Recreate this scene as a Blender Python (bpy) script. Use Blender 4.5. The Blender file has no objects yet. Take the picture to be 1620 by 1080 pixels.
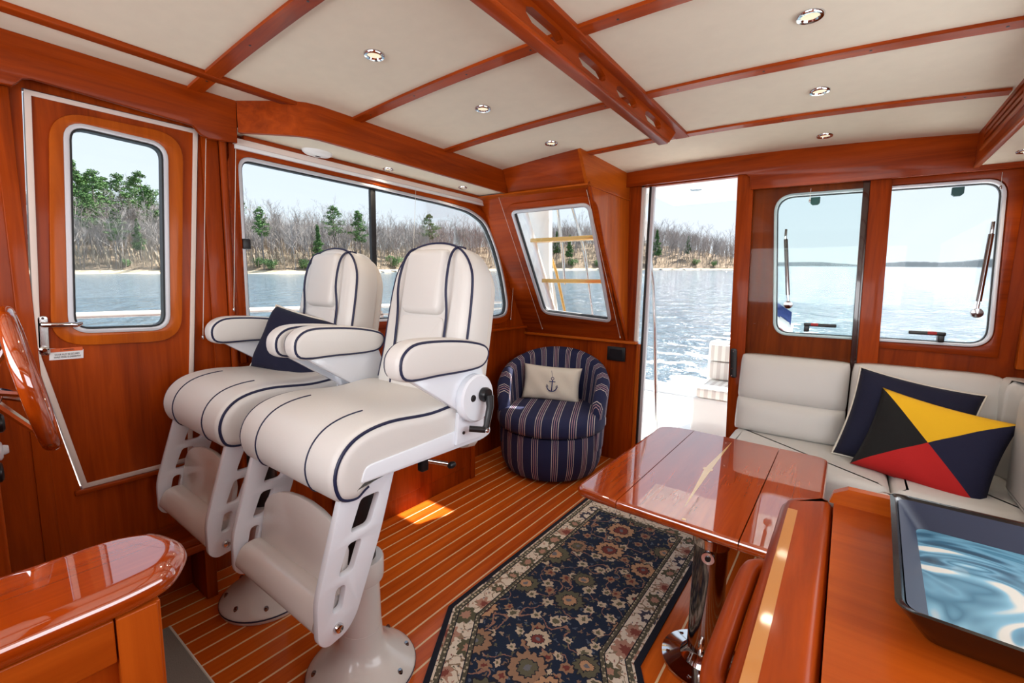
import bpy, bmesh, math, random
import numpy as np
from mathutils import Vector, Matrix, Quaternion
from math import pi, sin, cos, radians, sqrt, atan2

scene = bpy.context.scene
COL = scene.collection
random.seed(7)

# ------------------------------------------------------------------ camera
F_PX = 713.3
W_PX, H_PX = 1620, 1080
EYE = Vector((0.0, 0.0, 1.3))
_vy = Vector((1342.95 - 810, 460.28 - 540, F_PX)).normalized()
_vx = -Vector((-160.91 - 810, 432.22 - 540, F_PX))
_vx = (_vx - _vy * _vx.dot(_vy)).normalized()
_vz = _vx.cross(_vy)
if _vz.y > 0:
    _vz = -_vz
MAT = Matrix((_vx, _vy, _vz))                       # photo camera axes -> boat axes

cam_data = bpy.data.cameras.new('camera')
cam_data.sensor_fit = 'HORIZONTAL'
cam_data.sensor_width = 36
cam_data.lens = F_PX / W_PX * 36
cam_data.clip_start = 0.02
cam_data.clip_end = 9000
cam = bpy.data.objects.new('camera', cam_data)
COL.objects.link(cam)
_r = MAT @ Matrix(((1, 0, 0), (0, -1, 0), (0, 0, -1)))
cam.matrix_world = Matrix.Translation(EYE) @ _r.to_4x4()
scene.camera = cam

# ------------------------------------------------------------------ exposure, sky, sun, added fill lamps at the windows
scene.view_settings.view_transform = 'Standard'
scene.view_settings.look = 'None'
scene.view_settings.gamma = 1
scene.view_settings.use_curve_mapping = False
scene.view_settings.exposure = 0.0

world = bpy.data.worlds.new('hazy_sky')
scene.world = world
world.use_nodes = True
wn, wl = world.node_tree.nodes, world.node_tree.links
wn.clear()
_out = wn.new('ShaderNodeOutputWorld'); _bg = wn.new('ShaderNodeBackground')
_tc = wn.new('ShaderNodeTexCoord'); _sx = wn.new('ShaderNodeSeparateXYZ'); _rp = wn.new('ShaderNodeValToRGB')
wl.new(_tc.outputs['Generated'], _sx.inputs[0]); wl.new(_sx.outputs['Z'], _rp.inputs[0])
_rp.color_ramp.elements[0].position = 0.0; _rp.color_ramp.elements[0].color = (0.88, 0.945, 1.0, 1)
_rp.color_ramp.elements[1].position = 0.7; _rp.color_ramp.elements[1].color = (0.60, 0.76, 1.0, 1)
wl.new(_rp.outputs[0], _bg.inputs[0]); _bg.inputs[1].default_value = 1.12
wl.new(_bg.outputs[0], _out.inputs[0])

SUN_DIR = Vector((0.30, 1.13, 1.40)).normalized()   # towards the sun
sun_data = bpy.data.lights.new('sun', 'SUN'); sun_data.energy = 16.0; sun_data.angle = 0.009
sun_data.color = (1.0, 0.95, 0.87)
sun = bpy.data.objects.new('sun', sun_data); COL.objects.link(sun)
sun.rotation_euler = SUN_DIR.to_track_quat('Z', 'Y').to_euler()

def area(name, loc, direction, sx, sy, power, color=(0.98, 0.985, 1.0)):
    d = bpy.data.lights.new(name, 'AREA'); d.shape = 'RECTANGLE'; d.size = sx; d.size_y = sy
    d.energy = power; d.color = color
    o = bpy.data.objects.new(name, d); COL.objects.link(o); o.location = loc
    o.rotation_euler = (-Vector(direction)).to_track_quat('Z', 'Y').to_euler()
    return o

area('fill_windshield', (-0.72, -1.12, 1.50), (0, 1, 0.06), 2.5, 0.75, 36)  # added fill lamp behind the viewer, boosted to brighten the cabin
area('fill_starboard', (0.70, 1.1, 1.46), (-1, 0, 0), 2.1, 0.66, 17)  # second added fill lamp, just inside the starboard window opening

# ------------------------------------------------------------------ pixel -> point on a known plane
def ray(px, py):
    return MAT @ Vector((px - 810, py - 540, F_PX))
def P(px, py, x=None, y=None, z=None):
    r = ray(px, py)
    i, v = (0, x) if x is not None else (1, y) if y is not None else (2, z)
    return EYE + r * ((v - EYE[i]) / r[i])
def PP(px, py, p0, n):
    r = ray(px, py)
    return EYE + r * ((Vector(p0) - EYE).dot(n) / r.dot(n))

# ------------------------------------------------------------------ materials
def lin(r, g, b):
    f = lambda c: (c / 255 / 12.92) if c / 255 <= 0.04045 else ((c / 255 + 0.055) / 1.055) ** 2.4
    return (f(r), f(g), f(b), 1)
MATS = {}
def new_mat(name):
    m = bpy.data.materials.new(name); m.use_nodes = True
    MATS[name] = m
    nt = m.node_tree
    return m, nt.nodes, nt.links, nt.nodes['Principled BSDF']
def plain(name, col, rough=0.5, metal=0.0, coat=0.0, bump=0.0, bscale=80, emit=None, estr=0, sheen=0, var=0.0):
    m, n, l, b = new_mat(name)
    b.inputs['Base Color'].default_value = col
    b.inputs['Roughness'].default_value = rough
    b.inputs['Metallic'].default_value = metal
    b.inputs['Coat Weight'].default_value = coat
    b.inputs['Coat Roughness'].default_value = 0.05
    if sheen: b.inputs['Sheen Weight'].default_value = sheen
    if emit:
        b.inputs['Emission Color'].default_value = emit; b.inputs['Emission Strength'].default_value = estr
    if bump or var:
        tc = n.new('ShaderNodeTexCoord'); nz = n.new('ShaderNodeTexNoise')
        nz.inputs['Scale'].default_value = bscale; nz.inputs['Detail'].default_value = 3
        l.new(tc.outputs['Object'], nz.inputs['Vector'])
        if bump:
            bp = n.new('ShaderNodeBump'); bp.inputs['Strength'].default_value = bump; bp.inputs['Distance'].default_value = 0.004
            l.new(nz.outputs['Fac'], bp.inputs['Height']); l.new(bp.outputs[0], b.inputs['Normal'])
        if var:
            mx = n.new('ShaderNodeMix'); mx.data_type = 'RGBA'
            mx.inputs[6].default_value = tuple(c * (1 - var) for c in col[:3]) + (1,)
            mx.inputs[7].default_value = tuple(min(1, c * (1 + var)) for c in col[:3]) + (1,)
            l.new(nz.outputs['Fac'], mx.inputs[0]); l.new(mx.outputs[2], b.inputs['Base Color'])
    return m
def wood(name, c1, c2, axis, rough=0.3, coat=0.4, scale=1.0, gloss=0.06, island=0.0):
    """cherry / teak with grain along axis (0 x, 1 y, 2 z) in the object's own coordinates"""
    m, n, l, b = new_mat(name)
    tc = n.new('ShaderNodeTexCoord'); mp = n.new('ShaderNodeMapping')
    s = [26 * scale] * 3; s[axis] = 1.6 * scale
    mp.inputs['Scale'].default_value = s
    l.new(tc.outputs['Object'], mp.inputs['Vector'])
    nz = n.new('ShaderNodeTexNoise'); nz.inputs['Scale'].default_value = 1.0; nz.inputs['Detail'].default_value = 5
    nz.inputs['Roughness'].default_value = 0.65; nz.inputs['Distortion'].default_value = 1.1
    l.new(mp.outputs[0], nz.inputs['Vector'])
    mp2 = n.new('ShaderNodeMapping'); s2 = [5 * scale] * 3; s2[axis] = 0.7 * scale; mp2.inputs['Scale'].default_value = s2
    l.new(tc.outputs['Object'], mp2.inputs['Vector'])
    nz2 = n.new('ShaderNodeTexNoise'); nz2.inputs['Scale'].default_value = 1.0; nz2.inputs['Detail'].default_value = 2
    l.new(mp2.outputs[0], nz2.inputs['Vector'])
    ad = n.new('ShaderNodeMath'); ad.operation = 'ADD'
    l.new(nz.outputs['Fac'], ad.inputs[0]); l.new(nz2.outputs['Fac'], ad.inputs[1])
    if island:
        oi = n.new('ShaderNodeObjectInfo'); mu = n.new('ShaderNodeMath'); mu.operation = 'MULTIPLY_ADD'
        mu.inputs[1].default_value = island; l.new(oi.outputs['Random'], mu.inputs[0]); l.new(ad.outputs[0], mu.inputs[2])
        src = mu.outputs[0]; hi = 1.4 + island
    else:
        src = ad.outputs[0]; hi = 1.4
    mr = n.new('ShaderNodeMapRange'); mr.inputs[1].default_value = 0.6; mr.inputs[2].default_value = hi
    l.new(src, mr.inputs[0])
    mx = n.new('ShaderNodeMix'); mx.data_type = 'RGBA'
    mx.inputs[6].default_value = c1; mx.inputs[7].default_value = c2
    l.new(mr.outputs[0], mx.inputs[0]); l.new(mx.outputs[2], b.inputs['Base Color'])
    b.inputs['Roughness'].default_value = rough
    b.inputs['Coat Weight'].default_value = coat; b.inputs['Coat Roughness'].default_value = gloss
    b.inputs['Specular IOR Level'].default_value = 0.10
    return m
CH1, CH2 = lin(98, 28, 3), lin(178, 72, 10)
for _i, _a in enumerate('xyz'):
    wood('cherry_' + _a, CH1, CH2, _i, 0.38, 0.12, gloss=0.10)
    wood('cherry_light_' + _a, lin(142, 56, 8), lin(198, 98, 22), _i, 0.36, 0.2, gloss=0.12)
    wood('cherry_gloss_' + _a, lin(124, 36, 4), lin(190, 78, 12), _i, 0.25, 1.0, gloss=0.015)
    MATS['cherry_gloss_' + _a].node_tree.nodes['Principled BSDF'].inputs['Coat IOR'].default_value = 2.3
    wood('cherry_counter_' + _a, lin(142, 52, 6), lin(196, 92, 22), _i, 0.35, 0.3, gloss=0.2)
wood('teak_floor', lin(150, 52, 6), lin(234, 114, 32), 1, 0.30, 0.40, scale=1.4, gloss=0.10, island=0.35)
plain('holly_strip', lin(232, 196, 150), 0.4, coat=0.3)
plain('floor_base', lin(40, 18, 8), 0.7)
plain('headliner', lin(226, 218, 199), 0.75, bump=0.15, bscale=18, var=0.05)
plain('cream_vinyl', lin(222, 220, 216), 0.42, bump=0.08, bscale=220)
plain('sofa_leather', lin(208, 206, 202), 0.45, bump=0.10, bscale=160)
plain('navy_piping', lin(26, 32, 66), 0.5)
plain('seat_shell', lin(222, 217, 209), 0.4)
plain('white_enamel', lin(234, 240, 248), 0.22, coat=0.6)
plain('white_pedestal', lin(224, 220, 216), 0.25, coat=0.5)
plain('white_gelcoat', lin(240, 240, 238), 0.3, coat=0.3)
plain('white_trim', lin(222, 206, 196), 0.45)
plain('aluminium', lin(206, 208, 214), 0.4, metal=0.25)
plain('black_rubber', lin(16, 17, 20), 0.5)
plain('black_plastic', lin(22, 22, 25), 0.35)
plain('chrome', lin(214, 214, 216), 0.07, metal=1.0)
plain('dark_chrome', lin(150, 146, 146), 0.10, metal=1.0)
plain('stainless', lin(200, 200, 200), 0.22, metal=1.0)
plain('brass_rung', lin(214, 168, 96), 0.25, metal=0.5)
plain('lamp_lens', lin(120, 110, 90), 0.4, emit=(1.0, 0.86, 0.60, 1), estr=0.9)
plain('dome_plastic', lin(230, 232, 232), 0.4)
plain('navy_cloth', lin(13, 17, 46), 0.9, bump=0.3, bscale=260)
plain('white_piping', lin(220, 214, 200), 0.7)
plain('canvas', lin(224, 216, 202), 0.85, bump=0.25, bscale=200)
plain('blue_thread', lin(52, 58, 110), 0.8)
plain('grey_carpet', lin(140, 132, 122), 0.95, bump=0.8, bscale=400, var=0.15)
plain('red_grip', lin(170, 30, 28), 0.5)
plain('teal_plastic', lin(20, 84, 84), 0.4)
plain('dark_leather', lin(120, 112, 104), 0.5)
plain('screen_glass', lin(24, 34, 40), 0.1)
plain('label_white', lin(226, 226, 226), 0.5)
plain('label_orange', lin(214, 92, 30), 0.5)
plain('ink', lin(20, 20, 22), 0.6)
plain('lacquer_navy', lin(7, 20, 48), 0.5)
plain('lacquer_black', lin(5, 6, 8), 0.2, coat=0.4)
plain('inlay_maple', lin(184, 116, 42), 0.3, coat=0.6)
plain('inlay_pale', lin(222, 182, 118), 0.25, coat=1.0)
plain('dark_gap', lin(18, 8, 5), 0.6)
plain('dark_varnish', lin(46, 16, 9), 0.2, coat=1.0)
plain('bark', lin(158, 152, 150), 0.95)
plain('bark_dark', lin(124, 116, 112), 0.95)
plain('pine_needles', lin(84, 118, 66), 0.9, var=0.3, bscale=0.4)
plain('shrub_leaves', lin(112, 142, 92), 0.9, var=0.3, bscale=0.5)
plain('brush', lin(156, 144, 128), 1.0, var=0.3, bscale=0.3)
plain('leaf_litter', lin(142, 124, 104), 1.0, var=0.4, bscale=0.25)
plain('beach_sand', lin(214, 196, 166), 1.0)
plain('far_hill', lin(32, 50, 62), 1.0, var=0.12, bscale=0.02)
plain('rock', lin(190, 184, 176), 0.9)
plain('flag_blue', lin(40, 60, 120), 0.8); plain('flag_red', lin(190, 50, 60), 0.8); plain('flag_white', lin(235, 235, 240), 0.8)

def glass_mat(name, tint, refl=1.0):
    m, n, l, b = new_mat(name); n.remove(b)
    out = [x for x in n if x.type == 'OUTPUT_MATERIAL'][0]
    tr = n.new('ShaderNodeBsdfTransparent'); tr.inputs[0].default_value = tint
    gl = n.new('ShaderNodeBsdfGlossy'); gl.inputs['Roughness'].default_value = 0.0
    fr = n.new('ShaderNodeFresnel'); fr.inputs[0].default_value = 1.45
    mu = n.new('ShaderNodeMath'); mu.operation = 'MULTIPLY'; mu.inputs[1].default_value = refl
    mx = n.new('ShaderNodeMixShader')
    l.new(fr.outputs[0], mu.inputs[0]); l.new(mu.outputs[0], mx.inputs[0])
    l.new(tr.outputs[0], mx.inputs[1]); l.new(gl.outputs[0], mx.inputs[2]); l.new(mx.outputs[0], out.inputs[0])
glass_mat('window_glass', (0.975, 0.99, 0.99, 1), 0.25)
glass_mat('door_glass', (0.90, 0.95, 0.94, 1), 0.2)

def chain(n, l, op, a, b=None, c=None):
    x = n.new('ShaderNodeMath'); x.operation = op
    for i, v in enumerate((a, b, c)):
        if v is None: continue
        if isinstance(v, (int, float)): x.inputs[i].default_value = v
        else: l.new(v, x.inputs[i])
    return x.outputs[0]
def mixc(n, l, fac, a, b):
    x = n.new('ShaderNodeMix'); x.data_type = 'RGBA'
    if isinstance(fac, (int, float)): x.inputs[0].default_value = fac
    else: l.new(fac, x.inputs[0])
    for i, v in ((6, a), (7, b)):
        if isinstance(v, tuple): x.inputs[i].default_value = v
        else: l.new(v, x.inputs[i])
    return x.outputs[2]

def stripe_fabric():
    m, n, l, b = new_mat('striped_fabric')
    uv = n.new('ShaderNodeUVMap'); sp = n.new('ShaderNodeSeparateXYZ'); l.new(uv.outputs[0], sp.inputs[0])
    fr = chain(n, l, 'FRACT', chain(n, l, 'DIVIDE', sp.outputs[0], 0.108))
    rp = n.new('ShaderNodeValToRGB'); cr = rp.color_ramp; cr.interpolation = 'CONSTANT'
    navy, cream, rose = lin(25, 30, 70), lin(206, 196, 190), lin(186, 150, 156)
    cr.elements[0].position = 0; cr.elements[0].color = navy
    cr.elements[1].position = 0.5; cr.elements[1].color = cream
    for i, (p, c) in enumerate(((0.535, navy), (0.62, rose), (0.655, navy), (0.74, rose), (0.775, navy), (0.86, cream), (0.895, navy))):
        e = cr.elements.new(p); e.color = c
    l.new(fr, rp.inputs[0]); l.new(rp.outputs[0], b.inputs['Base Color'])
    b.inputs['Roughness'].default_value = 0.85
    nz = n.new('ShaderNodeTexNoise'); nz.inputs['Scale'].default_value = 300
    tc = n.new('ShaderNodeTexCoord'); l.new(tc.outputs['Object'], nz.inputs['Vector'])
    bp = n.new('ShaderNodeBump'); bp.inputs['Strength'].default_value = 0.3; bp.inputs['Distance'].default_value = 0.003
    l.new(nz.outputs['Fac'], bp.inputs['Height']); l.new(bp.outputs[0], b.inputs['Normal'])
stripe_fabric()

def stripe_white():
    m, n, l, b = new_mat('cockpit_vinyl')
    tc = n.new('ShaderNodeTexCoord'); sp = n.new('ShaderNodeSeparateXYZ'); l.new(tc.outputs['Object'], sp.inputs[0])
    s = chain(n, l, 'SINE', chain(n, l, 'MULTIPLY', sp.outputs[0], 90))
    f = chain(n, l, 'GREATER_THAN', s, 0.0)
    l.new(mixc(n, l, f, lin(240, 238, 232), lin(216, 210, 204)), b.inputs['Base Color'])
stripe_white()

def flower_layer(n, l, vec, scale, rnd, radius, petals, wob, w=0.0):
    """returns (mask, r_norm, random colour) of one flower per voronoi cell"""
    mp = n.new('ShaderNodeMapping'); mp.inputs['Scale'].default_value = (scale, scale, 1)
    mp.inputs['Location'].default_value = (w, w * 1.7, 0)
    l.new(vec, mp.inputs['Vector'])
    vo = n.new('ShaderNodeTexVoronoi'); vo.voronoi_dimensions = '2D'; vo.inputs['Scale'].default_value = 1
    vo.inputs['Randomness'].default_value = rnd
    l.new(mp.outputs[0], vo.inputs['Vector'])
    sb = n.new('ShaderNodeVectorMath'); sb.operation = 'SUBTRACT'
    l.new(mp.outputs[0], sb.inputs[0]); l.new(vo.outputs['Position'], sb.inputs[1])
    sx = n.new('ShaderNodeSeparateXYZ'); l.new(sb.outputs[0], sx.inputs[0])
    cs = n.new('ShaderNodeSeparateColor'); l.new(vo.outputs['Color'], cs.inputs[0])
    ang = chain(n, l, 'ARCTAN2', sx.outputs[1], sx.outputs[0])
    ang = chain(n, l, 'ADD', ang, chain(n, l, 'MULTIPLY', cs.outputs[2], 6.0))
    pet = chain(n, l, 'MULTIPLY_ADD', chain(n, l, 'COSINE', chain(n, l, 'MULTIPLY', ang, petals)), wob, 1 - wob)
    size = chain(n, l, 'MULTIPLY_ADD', cs.outputs[1], radius * 0.5, radius * 0.65)
    rn = chain(n, l, 'DIVIDE', vo.outputs['Distance'], chain(n, l, 'MULTIPLY', pet, size))
    mask = chain(n, l, 'LESS_THAN', rn, 1.0)
    return mask, rn, cs.outputs[0]
def ramp(n, l, fac, stops):
    rp = n.new('ShaderNodeValToRGB'); cr = rp.color_ramp; cr.interpolation = 'CONSTANT'
    cr.elements[0].position, cr.elements[0].color = stops[0]
    cr.elements[1].position, cr.elements[1].color = stops[1]
    for p, c in stops[2:]:
        e = cr.elements.new(p); e.color = c
    l.new(fac, rp.inputs[0]); return rp.outputs[0]
def rug_field():
    m, n, l, b = new_mat('rug_field')
    tc = n.new('ShaderNodeTexCoord'); v0 = tc.outputs['Object']
    wz = n.new('ShaderNodeTexNoise'); wz.inputs['Scale'].default_value = 38; wz.inputs['Detail'].default_value = 2; l.new(v0, wz.inputs['Vector'])
    wa_ = n.new('ShaderNodeVectorMath'); wa_.operation = 'MULTIPLY_ADD'; wa_.inputs[1].default_value = (0.030, 0.030, 0); l.new(wz.outputs['Color'], wa_.inputs[0]); l.new(v0, wa_.inputs[2])
    v = wa_.outputs[0]
    navy, peach, tan, olive, red, cream, dk = lin(17, 37, 66), lin(206, 160, 122), lin(170, 132, 104), lin(106, 102, 80), lin(128, 58, 50), lin(216, 196, 170), lin(28, 30, 46)
    col = mixc(n, l, 0, navy, navy)
    nz = n.new('ShaderNodeTexNoise'); nz.inputs['Scale'].default_value = 9; nz.inputs['Detail'].default_value = 0
    l.new(v, nz.inputs['Vector'])
    vine = chain(n, l, 'LESS_THAN', chain(n, l, 'ABSOLUTE', chain(n, l, 'SUBTRACT', nz.outputs['Fac'], 0.5)), 0.011)
    col = mixc(n, l, vine, col, lin(166, 122, 104))
    mk, rn, rc = flower_layer(n, l, v, 30, 0.9, 0.30, 3, 0.36, 3.3)
    lc = ramp(n, l, rc, [(0, olive), (0.35, lin(140, 112, 92)), (0.62, lin(176, 152, 128)), (0.8, lin(92, 104, 122))])
    col = mixc(n, l, mk, col, lc)
    mk, rn, rc = flower_layer(n, l, v, 12.5, 0.9, 0.33, 6, 0.15, 8.1)
    lc = mixc(n, l, chain(n, l, 'LESS_THAN', rn, 0.45), ramp(n, l, rc, [(0, tan), (0.5, cream)]), ramp(n, l, rc, [(0, red), (0.5, olive)]))
    col = mixc(n, l, mk, col, lc)
    mk, rn, rc = flower_layer(n, l, v, 4.9, 0.55, 0.375, 13, 0.08, 1.2)
    pal = ramp(n, l, rc, [(0, peach), (0.4, olive), (0.62, cream), (0.82, tan)])
    pal2 = ramp(n, l, rc, [(0, red), (0.4, peach), (0.62, red), (0.82, olive)])
    lc = mixc(n, l, chain(n, l, 'LESS_THAN', rn, 0.88), dk, pal)
    lc = mixc(n, l, chain(n, l, 'LESS_THAN', rn, 0.52), lc, dk)
    lc = mixc(n, l, chain(n, l, 'LESS_THAN', rn, 0.45), lc, pal2)
    lc = mixc(n, l, chain(n, l, 'LESS_THAN', rn, 0.18), lc, lin(120, 120, 130))
    col = mixc(n, l, mk, col, lc)
    nz2 = n.new('ShaderNodeTexNoise'); nz2.inputs['Scale'].default_value = 500; l.new(v, nz2.inputs['Vector'])
    col = mixc(n, l, chain(n, l, 'MULTIPLY', nz2.outputs['Fac'], 0.35), col, lin(16, 20, 30))
    l.new(col, b.inputs['Base Color']); b.inputs['Roughness'].default_value = 0.95
    bp = n.new('ShaderNodeBump'); bp.inputs['Strength'].default_value = 0.5; bp.inputs['Distance'].default_value = 0.003
    l.new(nz2.outputs['Fac'], bp.inputs['Height']); l.new(bp.outputs[0], b.inputs['Normal'])
rug_field()
def rug_border():
    m, n, l, b = new_mat('rug_border')
    tc = n.new('ShaderNodeTexCoord'); v0 = tc.outputs['Object']
    wz = n.new('ShaderNodeTexNoise'); wz.inputs['Scale'].default_value = 38; wz.inputs['Detail'].default_value = 2; l.new(v0, wz.inputs['Vector'])
    wa_ = n.new('ShaderNodeVectorMath'); wa_.operation = 'MULTIPLY_ADD'; wa_.inputs[1].default_value = (0.030, 0.030, 0); l.new(wz.outputs['Color'], wa_.inputs[0]); l.new(v0, wa_.inputs[2])
    v = wa_.outputs[0]
    cream, rose, olive, red, dk = lin(236, 222, 204), lin(186, 140, 120), lin(88, 88, 66), lin(136, 66, 56), lin(60, 60, 80)
    nz = n.new('ShaderNodeTexNoise'); nz.inputs['Scale'].default_value = 22; nz.inputs['Detail'].default_value = 0; l.new(v, nz.inputs['Vector'])
    vine = chain(n, l, 'LESS_THAN', chain(n, l, 'ABSOLUTE', chain(n, l, 'SUBTRACT', nz.outputs['Fac'], 0.5)), 0.03)
    col = mixc(n, l, vine, cream, lin(150, 128, 104))
    mk, rn, rc = flower_layer(n, l, v, 46, 0.9, 0.27, 5, 0.35, 2.2)
    col = mixc(n, l, mk, col, ramp(n, l, rc, [(0, rose), (0.4, olive), (0.6, red), (0.8, dk)]))
    mk, rn, rc = flower_layer(n, l, v, 9.0, 0.25, 0.40, 8, 0.14, 0.4)
    lc = mixc(n, l, chain(n, l, 'LESS_THAN', rn, 0.5), ramp(n, l, rc, [(0, olive), (0.5, rose), (0.8, dk)]), ramp(n, l, rc, [(0, rose), (0.5, red), (0.8, cream)]))
    col = mixc(n, l, mk, col, lc)
    nz2 = n.new('ShaderNodeTexNoise'); nz2.inputs['Scale'].default_value = 500; l.new(v, nz2.inputs['Vector'])
    col = mixc(n, l, chain(n, l, 'MULTIPLY', nz2.outputs['Fac'], 0.3), col, lin(80, 66, 56))
    l.new(col, b.inputs['Base Color']); b.inputs['Roughness'].default_value = 0.95
rug_border()
def rug_guard():
    m, n, l, b = new_mat('rug_guard')
    tc = n.new('ShaderNodeTexCoord'); v = tc.outputs['Object']
    mk, rn, rc = flower_layer(n, l, v, 55, 0.4, 0.34, 4, 0.2, 0.0)
    l.new(mixc(n, l, mk, lin(84, 80, 66), lin(190, 176, 150)), b.inputs['Base Color']); b.inputs['Roughness'].default_value = 0.95
rug_guard()
plain('rug_edge', lin(12, 16, 34), 0.95)

def marble_art():
    m, n, l, b = new_mat('marbled_art')
    tc = n.new('ShaderNodeTexCoord')
    mp = n.new('ShaderNodeMapping'); mp.inputs['Scale'].default_value = (5.5, 5.5, 1); mp.inputs['Location'].default_value = (1.3, 0.2, 0)
    l.new(tc.outputs['Object'], mp.inputs['Vector'])
    nz = n.new('ShaderNodeTexNoise'); nz.inputs['Scale'].default_value = 0.9; nz.inputs['Detail'].default_value = 2.0; nz.inputs['Distortion'].default_value = 2.2
    l.new(mp.outputs[0], nz.inputs['Vector'])
    rp = n.new('ShaderNodeValToRGB'); cr = rp.color_ramp
    cr.elements[0].position = 0.30; cr.elements[0].color = lin(18, 38, 54)
    cr.elements[1].position = 0.74; cr.elements[1].color = lin(24, 60, 84)
    for p, c in ((0.39, lin(36, 84, 110)), (0.44, lin(100, 152, 176)), (0.47, lin(52, 108, 134)), (0.515, lin(120, 172, 194)), (0.54, lin(206, 204, 194)), (0.595, lin(208, 205, 196)), (0.615, lin(96, 152, 178)), (0.66, lin(44, 96, 122))):
        e = cr.elements.new(p); e.color = c
    l.new(nz.outputs['Fac'], rp.inputs[0]); l.new(rp.outputs[0], b.inputs['Base Color'])
    b.inputs['Roughness'].default_value = 0.4; b.inputs['Coat Weight'].default_value = 0.3; b.inputs['Coat Roughness'].default_value = 0.03
marble_art()

def flag_cloth():
    m, n, l, b = new_mat('flag_cloth')
    uv = n.new('ShaderNodeUVMap'); sp = n.new('ShaderNodeSeparateXYZ'); l.new(uv.outputs[0], sp.inputs[0])
    u = chain(n, l, 'SUBTRACT', sp.outputs[0], 0.5); v = chain(n, l, 'SUBTRACT', sp.outputs[1], 0.5)
    hor = chain(n, l, 'GREATER_THAN', chain(n, l, 'ABSOLUTE', u), chain(n, l, 'ABSOLUTE', v))
    lr = mixc(n, l, chain(n, l, 'GREATER_THAN', u, 0.0), lin(10, 10, 11), lin(16, 18, 52))
    tb = mixc(n, l, chain(n, l, 'GREATER_THAN', v, 0.0), lin(186, 22, 22), lin(240, 186, 22))
    l.new(mixc(n, l, hor, tb, lr), b.inputs['Base Color']); b.inputs['Roughness'].default_value = 0.85
    nz = n.new('ShaderNodeTexNoise'); nz.inputs['Scale'].default_value = 260
    tc = n.new('ShaderNodeTexCoord'); l.new(tc.outputs['Object'], nz.inputs['Vector'])
    bp = n.new('ShaderNodeBump'); bp.inputs['Strength'].default_value = 0.3; bp.inputs['Distance'].default_value = 0.003
    l.new(nz.outputs['Fac'], bp.inputs['Height']); l.new(bp.outputs[0], b.inputs['Normal'])
flag_cloth()

def water_mat():
    m, n, l, b = new_mat('river_water')
    tc = n.new('ShaderNodeTexCoord'); v = tc.outputs['Object']
    nz = n.new('ShaderNodeTexNoise'); nz.inputs['Scale'].default_value = 0.55; nz.inputs['Detail'].default_value = 6; nz.inputs['Roughness'].default_value = 0.6
    l.new(v, nz.inputs['Vector'])
    bp = n.new('ShaderNodeBump'); bp.inputs['Strength'].default_value = 1.0; bp.inputs['Distance'].default_value = 1.0
    l.new(nz.outputs['Fac'], bp.inputs['Height']); l.new(bp.outputs[0], b.inputs['Normal'])
    # churned foam trailing behind the stern
    sp = n.new('ShaderNodeSeparateXYZ'); l.new(v, sp.inputs[0])
    nf = n.new('ShaderNodeTexNoise'); nf.inputs['Scale'].default_value = 1.3; nf.inputs['Detail'].default_value = 7; nf.inputs['Roughness'].default_value = 0.7
    l.new(v, nf.inputs['Vector'])
    lat = chain(n, l, 'ABSOLUTE', chain(n, l, 'ADD', sp.outputs[0], 2.2))
    band = chain(n, l, 'SUBTRACT', 1.0, chain(n, l, 'DIVIDE', lat, 6.0)); band = chain(n, l, 'MAXIMUM', band, 0.0)
    far = chain(n, l, 'MAXIMUM', chain(n, l, 'SUBTRACT', 1.0, chain(n, l, 'DIVIDE', sp.outputs[1], 38.0)), 0.0)
    k = chain(n, l, 'MULTIPLY', chain(n, l, 'MULTIPLY', band, far), 0.30)
    foam = chain(n, l, 'GREATER_THAN', chain(n, l, 'ADD', nf.outputs['Fac'], k), 0.70)
    l.new(mixc(n, l, foam, lin(88, 108, 122), lin(236, 240, 242)), b.inputs['Base Color'])
    l.new(chain(n, l, 'MULTIPLY_ADD', foam, 0.5, 0.12), b.inputs['Roughness'])
    b.inputs['IOR'].default_value = 1.33
water_mat()

# ------------------------------------------------------------------ object helpers
def tag(o, label=None, cat=None, group=None, kind=None):
    if label: o['label'] = label
    if cat: o['category'] = cat
    if group: o['group'] = group
    if kind: o['kind'] = kind
    return o
def thing(name, label, cat, loc=(0, 0, 0), rz=0.0, group=None, kind=None):
    o = bpy.data.objects.new(name, None); COL.objects.link(o)
    o.empty_display_size = 0.1
    o.location = loc; o.rotation_euler = (0, 0, rz)
    return tag(o, label, cat, group, kind)
def root_of(o):
    while o.parent: o = o.parent
    return o
def link_mesh(name, me, parent=None, world=False, mats=None):
    """mesh object; with world=True the vertices are boat coordinates and are moved into the root's frame"""
    if mats:
        for m in (mats if isinstance(mats, (list, tuple)) else [mats]): me.materials.append(MATS[m])
    o = bpy.data.objects.new(name, me); COL.objects.link(o)
    if parent:
        o.parent = parent
        if world:
            r = root_of(parent)
            mw = Matrix.Translation(r.location) @ r.rotation_euler.to_matrix().to_4x4()
            me.transform(mw.inverted())
    return o

def smooth(me, ang=40):
    for p in me.polygons: p.use_smooth = len(p.vertices) <= 8
    try: me.set_sharp_from_angle(angle=radians(ang))
    except Exception: pass

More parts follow.
